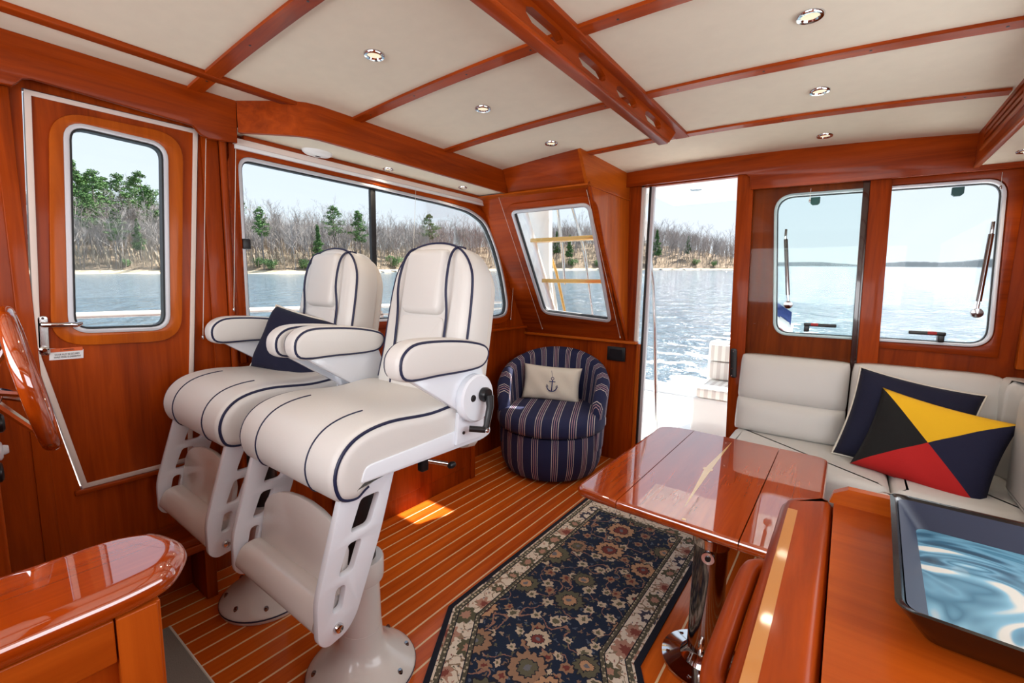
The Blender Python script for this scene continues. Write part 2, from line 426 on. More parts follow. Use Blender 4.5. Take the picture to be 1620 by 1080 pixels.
class MB:
    def __init__(s): s.v = []; s.f = []; s.uv = {}
    def add(s, vs, fs):
        o = len(s.v); s.v += [tuple(v) for v in vs]; s.f += [tuple(i + o for i in f) for f in fs]; return s
    def box(s, a, b, bev=0.0):
        x0, x1 = sorted((a[0], b[0])); y0, y1 = sorted((a[1], b[1])); z0, z1 = sorted((a[2], b[2]))
        if bev <= 0:
            return s.add([(x0,y0,z0),(x1,y0,z0),(x1,y1,z0),(x0,y1,z0),(x0,y0,z1),(x1,y0,z1),(x1,y1,z1),(x0,y1,z1)],
                         [(3,2,1,0),(4,5,6,7),(0,1,5,4),(1,2,6,5),(2,3,7,6),(3,0,4,7)])
        bm = bmesh.new(); bmesh.ops.create_cube(bm, size=1)
        for v in bm.verts: v.co = Vector(((x0+x1)/2 + v.co.x*(x1-x0), (y0+y1)/2 + v.co.y*(y1-y0), (z0+z1)/2 + v.co.z*(z1-z0)))
        bmesh.ops.bevel(bm, geom=bm.edges[:], offset=min(bev, .49*min(x1-x0, y1-y0, z1-z0)), segments=3, profile=0.5, affect='EDGES')
        bm.verts.index_update()
        vs = [v.co[:] for v in bm.verts]; fs = [tuple(v.index for v in f.verts) for f in bm.faces]; bm.free()
        return s.add(vs, fs)
    def prism(s, poly, d):
        """poly: planar list of points; d: extrusion vector"""
        n = len(poly); d = Vector(d); vs = [Vector(p) for p in poly] + [Vector(p) + d for p in poly]
        fs = [tuple(range(n - 1, -1, -1)), tuple(range(n, 2 * n))] + [(i, (i + 1) % n, n + (i + 1) % n, n + i) for i in range(n)]
        return s.add(vs, fs)
    def lathe(s, prof, c=(0, 0, 0), axis='z', seg=32, cap=True):
        vs = []; fs = []; n = len(prof)
        for k in range(seg):
            a = 2 * pi * k / seg
            for r, h in prof:
                p = (r * cos(a), r * sin(a), h)
                if axis == 'x': p = (h, r * cos(a), r * sin(a))
                elif axis == 'y': p = (r * sin(a), h, r * cos(a))
                vs.append((c[0] + p[0], c[1] + p[1], c[2] + p[2]))
        for k in range(seg):
            k2 = (k + 1) % seg
            for i in range(n - 1):
                fs.append((k * n + i, k2 * n + i, k2 * n + i + 1, k * n + i + 1))
        if cap:
            fs.append(tuple(k * n for k in range(seg - 1, -1, -1))); fs.append(tuple(k * n + n - 1 for k in range(seg)))
        return s.add(vs, fs)
    def tube(s, path, r, seg=8, closed=False, flat=1.0, up=None):
        path = [Vector(p) for p in path]; n = len(path)
        rs = r if isinstance(r, (list, tuple)) else [r] * n
        vs = []; fs = []; prev = None
        for i, p in enumerate(path):
            if closed: t = (path[(i + 1) % n] - path[i - 1])
            else: t = path[min(i + 1, n - 1)] - path[max(i - 1, 0)]
            if t.length < 1e-9: t = Vector((0, 0, 1))
            t.normalize()
            if prev is None:
                ref = Vector(up) if up else (Vector((0, 0, 1)) if abs(t.z) < 0.9 else Vector((1, 0, 0)))
                u = ref - t * ref.dot(t); u.normalize()
            else:
                u = prev - t * prev.dot(t)
                if u.length < 1e-6: u = t.orthogonal()
                u.normalize()
            prev = u; w = t.cross(u)
            for k in range(seg):
                a = 2 * pi * k / seg
                vs.append(p + u * (rs[i] * cos(a) * flat) + w * (rs[i] * sin(a)))
        m = n if closed else n - 1
        for i in range(m):
            j = (i + 1) % n
            for k in range(seg):
                fs.append((i * seg + k, i * seg + (k + 1) % seg, j * seg + (k + 1) % seg, j * seg + k))
        if not closed:
            fs.append(tuple(range(seg - 1, -1, -1))); fs.append(tuple((n - 1) * seg + k for k in range(seg)))
        return s.add(vs, fs)
    def mesh(s, name):
        me = bpy.data.meshes.new(name); me.from_pydata(s.v, [], s.f); me.validate(); me.update()
        bm = bmesh.new(); bm.from_mesh(me); bmesh.ops.recalc_face_normals(bm, faces=bm.faces); bm.to_mesh(me); bm.free()
        return me
    def build(s, name, mat, parent=None, world=False, sm=True, ang=40):
        me = s.mesh(name)
        if sm: smooth(me, ang)
        return link_mesh(name, me, parent, world, mat)

def catmull(pts, n=6, closed=True):
    pts = [Vector(p) for p in pts]; out = []; m = len(pts)
    for i in range(m if closed else m - 1):
        g = lambda j: pts[j % m] if closed else pts[max(0, min(m - 1, j))]
        p0, p1, p2, p3 = g(i - 1), g(i), g(i + 1), g(i + 2)
        for k in range(n):
            t = k / n
            out.append(0.5 * ((2 * p1) + (p2 - p0) * t + (2 * p0 - 5 * p1 + 4 * p2 - p3) * t * t + (3 * p1 - p0 - 3 * p2 + p3) * t ** 3))
    if not closed: out.append(pts[-1])
    return out
def round_poly(pts, r, n=6):
    """round the corners of a 2D/3D polygon; r may be a list"""
    pts = [Vector(p) for p in pts]; m = len(pts); out = []
    for i in range(m):
        ri = r[i] if isinstance(r, (list, tuple)) else r
        a, b, c = pts[i - 1], pts[i], pts[(i + 1) % m]
        d1, d2 = a - b, c - b
        ri = min(ri, d1.length * .49, d2.length * .49)
        if ri <= 1e-6: out.append(b); continue
        p, q = b + d1.normalized() * ri, b + d2.normalized() * ri
        for k in range(n + 1):
            t = k / n
            out.append(p * (1 - t) ** 2 + b * 2 * t * (1 - t) + q * t * t)
    return out
def offset2(poly, d):
    """offset a 2D polygon outward (d>0) with mitred corners"""
    n = len(poly); A = sum(poly[i][0] * poly[(i + 1) % n][1] - poly[(i + 1) % n][0] * poly[i][1] for i in range(n))
    s = 1 if A > 0 else -1; out = []
    for i in range(n):
        p0, p1, p2 = (Vector((q[0], q[1])) for q in (poly[i - 1], poly[i], poly[(i + 1) % n]))
        e1 = (p1 - p0); e2 = (p2 - p1)
        if e1.length < 1e-9: e1 = e2
        if e2.length < 1e-9: e2 = e1
        e1 = e1.normalized(); e2 = e2.normalized()
        n1 = Vector((e1.y, -e1.x)) * s; n2 = Vector((e2.y, -e2.x)) * s
        b = n1 + n2
        if b.length < 1e-6: b = n1
        b.normalize(); k = max(0.35, b.dot(n1))
        out.append(p1 + b * (d / k))
    return out
def plate(name, mat, outline, holes, o, u, v, t, parent=None, world=False, bevel=0.0, sm=True):
    """flat plate with holes: 2D outline in the (u, v) axes at o, thickness t along u x v (from 0 to t)"""
    cu = bpy.data.curves.new('tmp', 'CURVE'); cu.dimensions = '2D'; cu.fill_mode = 'BOTH'
    cu.extrude = max(1e-5, t / 2 - bevel); cu.bevel_depth = bevel; cu.bevel_resolution = 1 if bevel else 0
    if bevel: cu.offset = -bevel
    for loop in [outline] + list(holes):
        sp = cu.splines.new('POLY'); sp.points.add(len(loop) - 1); sp.use_cyclic_u = True
        for i, p in enumerate(loop): sp.points[i].co = (p[0], p[1], 0, 1)
    ob = bpy.data.objects.new('tmp', cu)
    me = bpy.data.meshes.new_from_object(ob)
    bpy.data.objects.remove(ob); bpy.data.curves.remove(cu)
    u = Vector(u).normalized(); v = Vector(v).normalized(); w = u.cross(v)
    M4 = Matrix((u, v, w)).transposed().to_4x4(); M4.translation = Vector(o) + w * (t / 2)
    me.transform(M4)
    me.name = name; me.materials.clear()
    bm = bmesh.new(); bm.from_mesh(me); bmesh.ops.remove_doubles(bm, verts=bm.verts, dist=1e-5)
    bmesh.ops.recalc_face_normals(bm, faces=bm.faces); bm.to_mesh(me); bm.free()
    if sm: smooth(me, 30)
    return link_mesh(name, me, parent, world, mat)
# 2D helpers for plates lying in the side wall (u = y, v = z) and in the bulkhead (u = x, v = z)
def yz(pts): return [(p.y, p.z) for p in pts]
def xz(pts): return [(p.x, p.z) for p in pts]
def side_plate(name, mat, outline, holes, x, t, **k):      # front face at x+t (towards the cabin)
    return plate(name, mat, outline, holes, (x, 0, 0), (0, 1, 0), (0, 0, 1), t, **k)
def aft_plate(name, mat, outline, holes, y, t, **k):       # u = x, v = z, normal = -y ; occupies y-t .. y
    return plate(name, mat, outline, holes, (0, y, 0), (1, 0, 0), (0, 0, 1), t, **k)

def loft(prof, stations, axis='x', sm_ang=50):
    """prof: closed 2D loop; stations: (pos, inset).  axis x: prof=(y,z); axis y: prof=(x,z); axis z: prof=(x,y)"""
    mb = MB(); n = len(prof); vs = []; fs = []
    for pos, ins in stations:
        pr = offset2(prof, -ins) if ins else prof
        for a, b in pr:
            vs.append((pos, a, b) if axis == 'x' else (a, pos, b) if axis == 'y' else (a, b, pos))
    m = len(stations)
    for i in range(m - 1):
        for k in range(n):
            k2 = (k + 1) % n
            fs.append((i * n + k, i * n + k2, (i + 1) * n + k2, (i + 1) * n + k))
    fs.append(tuple(range(n - 1, -1, -1))); fs.append(tuple((m - 1) * n + k for k in range(n)))
    mb.add(vs, fs); return mb
def round_stations(a, b, r, n=5):
    st = []
    for k in range(n + 1):
        t = k / n * pi / 2; st.append((a + r * (1 - cos(t)) if False else a + r * (1 - sin(pi / 2 - t)), r * (1 - sin(t))))
    for k in range(n, -1, -1):
        t = k / n * pi / 2; st.append((b - r * (1 - cos(t)), r * (1 - sin(t))))
    return st
def dup(root, loc, rz=None, label=None):
    r = root.copy(); COL.objects.link(r); r.location = loc
    if rz is not None: r.rotation_euler = (0, 0, rz)
    if label: r['label'] = label
    for ch in [c for c in root.children]:
        c = ch.copy(); COL.objects.link(c); c.parent = r
        for g in [g for g in ch.children]:
            d = g.copy(); COL.objects.link(d); d.parent = c
    return r
def pillow_mesh(w, h, t, n=22, pinch=0.035):
    """soft cushion in the local xz plane, bulging along y"""
    vs = []; fs = []; uvs = []
    for side in (1, -1):
        for j in range(n + 1):
            for i in range(n + 1):
                a, b = 2 * i / n - 1, 2 * j / n - 1
                k = ((1 - a ** 4) * (1 - b ** 4))
                x = a * w / 2 * (1 - pinch * 2 * (1 - b * b) ** 1 * abs(a) ** 3)
                z = b * h / 2 * (1 - pinch * 2 * (1 - a * a) ** 1 * abs(b) ** 3)
                wr = 0.004 * sin(9 * a + 5 * b) * k
                vs.append((x, -side * (t / 2 * max(0, k) ** 0.5 + wr), z)); uvs.append((i / n, j / n))
    m = (n + 1) ** 2
    for s in (0, 1):
        for j in range(n):
            for i in range(n):
                q = [s * m + j * (n + 1) + i, s * m + j * (n + 1) + i + 1, s * m + (j + 1) * (n + 1) + i + 1, s * m + (j + 1) * (n + 1) + i]
                fs.append(tuple(q if s == 0 else q[::-1]))
    me = bpy.data.meshes.new('pillow'); me.from_pydata(vs, [], fs)
    ul = me.uv_layers.new(name='UVMap')
    for lp in me.loops: ul.data[lp.index].uv = uvs[lp.vertex_index]
    bm = bmesh.new(); bm.from_mesh(me); bmesh.ops.remove_doubles(bm, verts=bm.verts, dist=1e-5); bm.to_mesh(me); bm.free()
    smooth(me, 180)
    return me
def pillow_edge(w, h, n=14, pinch=0.035):
    pts = []
    def f(a, b):
        return Vector((a * w / 2 * (1 - pinch * 2 * (1 - b * b) * abs(a) ** 3), 0, b * h / 2 * (1 - pinch * 2 * (1 - a * a) * abs(b) ** 3)))
    for k in range(n): pts.append(f(-1 + 2 * k / n, -1))
    for k in range(n): pts.append(f(1, -1 + 2 * k / n))
    for k in range(n): pts.append(f(1 - 2 * k / n, 1))
    for k in range(n): pts.append(f(-1, 1 - 2 * k / n))
    return pts
def text_mesh(txt, size, name, mat, o, u, v, parent, world=False, width=None, center=True):
    cu = bpy.data.curves.new('tmp', 'FONT'); cu.body = txt; cu.size = size; cu.extrude = 0.0002
    cu.align_x = 'CENTER' if center else 'LEFT'; cu.align_y = 'CENTER'
    ob = bpy.data.objects.new('tmp', cu); me = bpy.data.meshes.new_from_object(ob)
    bpy.data.objects.remove(ob); bpy.data.curves.remove(cu)
    if width and len(me.vertices):
        xs = [q.co.x for q in me.vertices]; k = width / (max(xs) - min(xs))
        me.transform(Matrix.Scale(k, 4, (1, 0, 0)))
    u = Vector(u).normalized(); v = Vector(v).normalized(); w = u.cross(v)
    M4 = Matrix((u, v, w)).transposed().to_4x4(); M4.translation = Vector(o)
    me.transform(M4); me.materials.clear()
    return link_mesh(name, me, parent, world, mat)

# ================================================================== THE CABIN SHELL
XL, XR, YA, YF = -2.16, 0.72, 3.12, -1.2         # port wall, starboard wall, aft bulkhead, forward wall
XC = -0.77
def zc(x): return 2.09 - 0.035 * (x - XC) ** 2      # cambered headliner

# ---- floor: teak planks with pale holly strips
floor = thing('floor', 'varnished teak cabin floor with pale inlaid strips', 'floor', (0, 0, 0), kind='structure')
MB().box((XL - .05, YF, -0.06), (XR + .05, YA + .05, -0.012)).build('subfloor', 'floor_base', floor, sm=False)
PITCH, STRIP = 0.0735, 0.0075
k0 = int((XL + 1.5) / PITCH) - 1
pm = MB().box((STRIP / 2 + .0004, YF, -0.012), (PITCH - STRIP / 2 - .0004, YA, 0.0)).mesh('plank'); pm.materials.append(MATS['teak_floor'])
sm_ = MB().box((-STRIP / 2, YF, -0.012), (STRIP / 2, YA, -0.0003)).mesh('holly_strip'); sm_.materials.append(MATS['holly_strip'])
k = k0
while -1.5 + k * PITCH < XR:
    for nm, me in (('plank', pm), ('inlay_strip', sm_)):
        o = bpy.data.objects.new(nm, me); COL.objects.link(o); o.parent = floor; o.location = (-1.5 + k * PITCH, 0, 0)
    k += 1

# ---- ceiling: cambered headliner panels and cherry battens
ceil = thing('ceiling', 'cream vinyl headliner panels divided by cherry battens', 'ceiling', (0, 0, 2.0), kind='structure')
BY = [-0.99, -0.41, 0.17, 0.745, 1.325, 1.905, 2.485, YA]
XS0, XS1 = -2.12, 0.70
def camber_strip(x0, x1, y0, y1, d0, d1, n=16):
    """strip following the camber; d0/d1: depth of its top and underside below the headliner line"""
    mb = MB(); vs = []; fs = []
    for i in range(n + 1):
        x = x0 + (x1 - x0) * i / n
        for y, d in ((y0, d0), (y1, d0), (y1, d1), (y0, d1)): vs.append((x, y, zc(x) - d))
    for i in range(n):
        for k in range(4): fs.append((i * 4 + k, i * 4 + (k + 1) % 4, (i + 1) * 4 + (k + 1) % 4, (i + 1) * 4 + k))
    fs += [(0, 1, 2, 3), (n * 4 + 3, n * 4 + 2, n * 4 + 1, n * 4)]
    return mb.add(vs, fs)
for i in range(len(BY) - 1):
    for xa, xb in (((XS0, -1.94), (-1.94, XC), (XC, XS1)) if i < len(BY) - 2 else ((XS0, XS1),)):
        camber_strip(xa + .001, xb - .001, BY[i] + .001, BY[i + 1] - .001, -0.02, 0.0).build('headliner_panel', 'headliner', ceil, True, sm=True)
def batten(x0, x1, yc, wd=0.052):
    o = camber_strip(x0, x1, yc - wd / 2, yc + wd / 2, 0.0005, 0.011).build('batten', 'cherry_x', ceil, True, ang=30)
    for x in np.linspace(x0 + .12, x1 - .12, 4):
        MB().lathe([(0.0, -0.0006), (0.004, -0.0006), (0.004, 0.001)], (x, yc, zc(x) - .0115), seg=10).build('screw', 'black_plastic', o, True)
for yb in BY[1:-1]:
    batten(-1.91 if yb > 1 else -2.1, XC - .035, yb); batten(XC + .035, 0.41, yb)
# fore-and-aft battens
m_ = MB(); n_ = 2
for xx, y0, y1, wd in ((-1.945, YF, 1.06, 0.045), (XC, YF, 2.51, 0.07)):
    z = zc(xx)
    MB().box((xx - wd / 2, y0, z - .014), (xx + wd / 2, y1, z + .004), 0.003).build('batten', 'cherry_y', ceil, True)

# ---- port wall, with the openings for the door and the long window
door_px = [(37, 141), (312, 206), (306, 560), (303, 727), (130, 772), (54, 565)]
door_poly = yz([P(*q, x=XL) for q in door_px])
win_px = [(379, 250), (590, 296), (700, 321), (745, 334), (768, 353), (784, 392), (796, 440), (802, 482), (799, 497), (786, 501), (605, 505), (377, 505)]
win_poly = yz([P(*q, x=XL) for q in win_px])
win_poly[-1] = (win_poly[0][0] - .0, win_poly[-2][1] - .005)
win_out = round_poly([Vector((a, b, 0)) for a, b in win_poly], [.05, 0, .1, .12, .06, .15, .2, .05, .06, .04, .1, .05])
win_out = [(p.x, p.y) for p in win_out]
wl_ = thing('wall_left', 'cherry-panelled port side wall of the cabin', 'wall', (XL, 1.0, 0), kind='structure')
side_plate('wall_panel', 'cherry_z', [(YF, -.05), (YA + .04, -.05), (YA + .04, 0.88), (2.51, 1.90), (2.50, 2.12), (YF, 2.12)],
           [offset2(door_poly, 0.004), offset2(win_out, 0.012)], XL - .04, .04, parent=wl_, world=True)
# raised frame board around the long window
fr_out = offset2(win_out, 0.055)
side_plate('window_surround', 'cherry_y', fr_out, [offset2(win_out, 0.012)], XL, .012, parent=wl_, world=True, bevel=.002)
# sill ledge along the wall under the window
MB().box((XL - .005, 0.93, 0.945), (XL + .035, YA, 0.965), .004).build('sill_ledge', 'cherry_y', wl_, True)
# vertical boards between door and window
MB().box((XL, 0.775, 0.30), (XL + .012, 0.835, 1.90), .002).build('wall_board', 'cherry_z', wl_, True)
MB().lathe([(0.014, 0.28), (0.014, 1.90)], (XL + .010, 0.852, 0), seg=20).build('half_round_moulding', 'cherry_z', wl_, True)
MB().box((XL, 0.215, 0.30), (XL + .010, 0.255, 1.88), .002).build('wall_board', 'cherry_z', wl_, True)
MB().box((XL, 0.875, 0.93), (XL + .014, 0.90, 1.90), .002).build('wall_board', 'cherry_z', wl_, True)
MB().box((XL, -0.9, 0.0), (XL + .012, 0.12, 1.85), .002).build('wall_board', 'cherry_z', wl_, True)

win1 = thing('window_1', 'long port side window with aluminium frame and black mullion', 'window', (XL, 1.8, 1.1), kind='structure')
side_plate('frame', 'aluminium', offset2(win_out, 0.012), [offset2(win_out, -0.004)], XL - .045, .052, parent=win1, world=True, bevel=.003)
side_plate('seal', 'black_rubber', offset2(win_out, -0.003), [offset2(win_out, -0.010)], XL - .032, .026, parent=win1, world=True)
ym = P(594, 380, x=XL).y
def split(poly, lo, hi):
    out = []; n = len(poly)
    for side, lim in ((1, lo), (-1, hi)):
        src = out if side == -1 else poly; res = []
        for i in range(len(src)):
            p, q = src[i], src[(i + 1) % len(src)]
            ip, iq = (p[0] - lim) * side >= 0, (q[0] - lim) * side >= 0
            if ip: res.append((p[0], p[1]))
            if ip != iq:
                t = (lim - p[0]) / (q[0] - p[0]); res.append((lim, p[1] + (q[1] - p[1]) * t))
        out = res
    return out
inner = offset2(win_out, -0.012)
for a, b in ((-9, ym - .012), (ym + .012, 9)):
    side_plate('pane', 'window_glass', split(inner, a, b), [], XL - .028, .005, parent=win1, world=True, sm=False)
ztop = max(p[1] for p in win_out)
MB().box((XL - .034, ym - .016, 1.075), (XL - .012, ym + .016, 1.835), .002).build('mullion', 'black_rubber', win1, True)
p = P(388, 386, x=XL); MB().box((XL - .012, p.y - .016, p.z - .022), (XL + .02, p.y + .016, p.z + .022), .004).build('latch', 'black_plastic', win1, True)

# ---- port side door with its own window
d1 = thing('door_1', 'cherry side door with rounded window and white edge trim', 'door', (XL, 0.5, 0.55), kind='structure')
dw_px = [(106, 197), (258, 232), (262, 517), (114, 522)]
dw = [(p.x, p.y) for p in round_poly([Vector((*q, 0)) for q in yz([P(*q, x=XL) for q in dw_px])], [.05, .05, .05, .05])]
fo_px = [(76, 172), (288, 215), (286, 538), (80, 548)]
fo = [(p.x, p.y) for p in round_poly([Vector((*q, 0)) for q in yz([P(*q, x=XL) for q in fo_px])], [.10, .10, .10, .10], 8)]
side_plate('door_panel', 'cherry_z', offset2(door_poly, -.002), [offset2(dw, .012)], XL - .038, .04, parent=d1, world=True)
side_plate('edge_trim', 'white_trim', door_poly, [offset2(door_poly, -.016)], XL + .002, .006, parent=d1, world=True, bevel=.0015)
side_plate('window_surround', 'cherry_light_z', fo, [offset2(dw, .012)], XL + .002, .012, parent=d1, world=True, bevel=.002)
wf = side_plate('window_frame', 'aluminium', offset2(dw, .012), [offset2(dw, -.003)], XL - .03, .048, parent=d1, world=True, bevel=.003)
side_plate('seal', 'black_rubber', offset2(dw, -.001), [offset2(dw, -.009)], XL - .022, .034, parent=wf, world=True)
side_plate('pane', 'window_glass', offset2(dw, -.006), [], XL - .02, .005, parent=d1, world=True, sm=False)
# threshold ledge below the door
pa, pb = P(118, 776, x=XL), P(305, 733, x=XL)
MB().box((XL, pa.y, pa.z - .016), (XL + .018, pb.y + .1, pa.z), .003).build('threshold', 'cherry_y', d1, True)
# lever handle and lock plate
hp = P(68, 510, x=XL + .006); hb = P(69, 553, x=XL + .006)
xs = XL + .006
pl = [(p.x, p.y) for p in round_poly([Vector((hp.y - .013, hp.z + .022, 0)), Vector((hp.y + .013, hp.z + .022, 0)), Vector((hb.y + .013, hb.z - .02, 0)), Vector((hb.y - .013, hb.z - .02, 0))], .012)]
lk = side_plate('lock_plate', 'stainless', pl, [], XL + .002, .006, parent=d1, world=True, bevel=.0015)
he = P(128, 513, x=XL + .045)
MB().tube([(XL + .005, hp.y, hp.z - .006), (XL + .035, hp.y, hp.z - .006), (XL + .045, hp.y + .014, hp.z - .006), (XL + .045, he.y - .01, he.z), (XL + .034, he.y, he.z + .003)], [.010, .009, .0085, .0085, .009], 10).build('lever_handle', 'chrome', d1, True)
MB().lathe([(.013, 0), (.012, .012), (.006, .016), (.006, .02)], (XL + .006, hb.y, hb.z), 'x', 20).build('lock_knob', 'chrome', lk, True)
for zz in (hp.z + .014, hb.z - .014):
    MB().lathe([(.004, 0), (.003, .002)], (XL + .008, hp.y, zz), 'x', 10).build('screw', 'dark_chrome', lk, True)
# warning label
a, b, c, d = (P(78, 551, x=XL + .003), P(132, 552, x=XL + .003), P(132, 566, x=XL + .003), P(78, 570, x=XL + .003))
lab = plate('warning_label', 'label_white', [(a.y, a.z), (b.y, b.z), (c.y, c.z + .0), (d.y, d.z)][::-1], [], (XL + .002, 0, 0), (0, 1, 0), (0, 0, 1), .0015, parent=d1, world=True, sm=False)
MB().box((XL + .0035, a.y + .002, a.z - .0145), (XL + .0042, b.y - .002, a.z - .002)).build('label_header', 'label_orange', lab, True, sm=False)
yc_ = (a.y + b.y) / 2
text_mesh('\u26a0 WARNING', .008, 'label_text', 'ink', (XL + .0046, yc_, a.z - .0085), (0, 1, 0), (0, 0, 1), lab, True, width=.036)
text_mesh('DOOR MUST BE SECURED', .009, 'label_text', 'ink', (XL + .0039, yc_, a.z - .024), (0, 1, 0), (0, 0, 1), lab, True, width=.062)
text_mesh('WHILE VESSEL IS UNDERWAY', .009, 'label_text', 'ink', (XL + .0039, yc_, a.z - .033), (0, 1, 0), (0, 0, 1), lab, True, width=.068)

# ---- fascia board over the door with its shaped lower edge
XFv = XL + .07
top = [P(375, 183, x=XFv), P(0, 71, x=XFv)]
bot_px = [(0, 131), (19, 135), (27, 131), (36, 124), (50, 124), (290, 193), (306, 198), (318, 212), (331, 219), (376, 226)]
fas = [(q.y, q.z) for q in (P(*r_, x=XFv) for r_ in bot_px)] 
zt = zc(XFv)
fas = [(-1.1, zt), (-1.1, fas[0][1])] + fas + [(top[0].y, zt)]
t1 = thing('trim_1', 'cherry fascia board with shaped lower edge above side door', 'trim', (XFv, 0.5, 1.85), kind='structure')
side_plate('fascia_board', 'cherry_y', fas, [], XFv - .02, .02, parent=t1, world=True, bevel=.003)
MB().box((XL, -1.1, 1.93), (XFv - .02, 0.9, 2.03)).build('backing', 'dark_gap', t1, True, sm=False)

# ---- soffit along the port side: face board turning in from the wall, cream underside
ye = P(376, 200, x=XFv).y
plan = [(XFv, ye), (-1.985, ye + .10)] + [(-1.93, 1.045), (-1.905, 1.085), (-1.892, 1.14)] + [(-1.89, 1.25), (-1.89, 2.485)]
so = thing('trim_2', 'cherry soffit with cream underside along the port windows', 'trim', (-2.0, 1.7, 1.9), kind='structure')
vs, fs = [], []
for i, (x, y) in enumerate(plan):
    q0 = plan[max(0, i - 1)]; q1 = plan[min(len(plan) - 1, i + 1)]
    t = Vector((q1[0] - q0[0], q1[1] - q0[1])).normalized(); nrm = Vector((t.y, -t.x))
    for dx, z in ((0, 2.06), (0, 1.906), (-.02, 1.906), (-.02, 2.06)):
        vs.append((x + nrm.x * dx, y + nrm.y * dx, z))
for i in range(len(plan) - 1):
    for k in range(4): fs.append((i * 4 + k, i * 4 + (k + 1) % 4, i * 4 + 4 + (k + 1) % 4, i * 4 + 4 + k))
fs += [(0, 1, 2, 3), tuple(range(len(vs) - 1, len(vs) - 5, -1))]
MB().add(vs, fs).build('face_board', 'cherry_y', so, True, ang=30)
und = [(x - .004, y, 1.912) for x, y in plan] + [(XL, 2.485, 1.912), (XL, ye, 1.912)]
MB().prism(und, (0, 0, .012)).build('underside_panel', 'headliner', so, True, sm=False)
MB().box((XL, 0.93, 1.893), (XL + .03, 2.46, 1.912), .003).build('cornice_strip', 'cherry_y', so, True)

# ---- corner soffit over the raked window
cs = thing('trim_3', 'cherry corner soffit boxed in above the raked window', 'trim', (-1.7, 2.8, 1.9), kind='structure')
A, B_, C_, D_ = Vector((-1.30, 2.375, 2.09)), Vector((-1.30, 2.49, 1.90)), Vector((-1.885, 2.40, 2.08)), Vector((-1.885, 2.475, 1.907))
back = Vector((0, .02, .004))
E_ = Vector((XL, 2.475, 1.905))
MB().prism([A - Vector((.003, 0, 0)), B_ - Vector((.003, 0, 0)), D_, C_], back).build('front_board', 'cherry_x', cs, True, sm=False)
MB().prism([A, B_, Vector((-1.30, YA, 1.905)), Vector((-1.30, YA, 2.10))], (-.02, 0, 0)).build('side_board', 'cherry_light_y', cs, True, sm=False)
MB().prism([Vector((XL, 2.45, 1.893)), Vector((-1.29, 2.465, 1.893)), Vector((-1.29, 2.50, 1.885)), Vector((XL, 2.50, 1.885))], (0, 0, .010)).build('edge_strip', 'cherry_light_x', cs, True, sm=False)
MB().prism([Vector((-1.312, 2.48, 1.893)), Vector((-1.29, 2.48, 1.893)), Vector((-1.29, YA, 1.90)), Vector((-1.312, YA, 1.90))], (0, 0, .010)).build('edge_strip', 'cherry_light_y', cs, True, sm=False)

# ---- raked aft window on the port side
rk = thing('window_2', 'raked aft window set in a slanting cherry frame over the armchair', 'window', (-1.75, YA, 0.9), kind='structure')
RP0 = Vector((0, 2.49, 1.90)); RDN = Vector((0, 0.63, -1.0)).normalized()      # down the slope
RN = Vector((1, 0, 0)).cross(RDN)                                              # plane normal
def rk2(px, py):
    q = PP(px, py, RP0, RN) - RP0
    return (q.x, q.dot(RDN))
rw = round_poly([Vector((*rk2(*q), 0)) for q in ((813, 334), (933, 322), (966, 505), (862, 492))], [.03, .05, .03, .06])
rw = [(p.x, p.y) for p in rw]
L_ = 1.0 / abs(RDN.z)
rout = [(-2.14, -.01), (-1.29, -.01), (rk2(985, 560)[0], L_), (XL + .0, L_)]
ext = dict(parent=rk, world=True)
def rplate(name, mat, outl, holes, d0, t, **k):        # u=x, v=down the slope, normal = u x v
    return plate(name, mat, outl, holes, RP0 + RN * d0, (1, 0, 0), RDN, t, **k)
side = -1 if RN.y > 0 else 1                            # cabin side along +-RN
RN_CAB = RN if RN.y < 0 else -RN
s_ = 1 if RN.y < 0 else -1
rout = [(XL, -.01), (-1.30, -.01), (-1.262, L_), (XL, L_)]
rplate('sash_board', 'cherry_x', rout, [offset2(rw, .012)], (-.03 if s_ > 0 else 0), .03, **ext)
rplate('window_surround', 'cherry_x', offset2(rw, .055), [offset2(rw, .012)], (0.0 if s_ > 0 else -.012), .012, bevel=.002, **ext)
rplate('frame', 'aluminium', offset2(rw, .013), [offset2(rw, -.008)], -.025, .045, bevel=.003, **ext)
rplate('seal', 'black_rubber', offset2(rw, -.006), [offset2(rw, -.013)], -.014, .02, **ext)
rplate('pane', 'window_glass', offset2(rw, -.006), [], -.004, .005, sm=False, **ext)
# vertical side cheek that closes the raked window towards the doorway
MB().prism([Vector((-1.30, 2.49, 1.90)), Vector((-1.262, YA, 0.90)), Vector((-1.262, YA + .03, 0.90)), Vector((-1.30, YA + .03, 1.90))], (-.025, 0, 0)).build('side_cheek', 'cherry_light_z', rk, True, sm=False)
MB().tube([Vector((-1.297, 2.495, 1.89)) , Vector((-1.262, YA - .004, 0.905))], .012, 6).build('edge_post', 'cherry_z', rk, True)

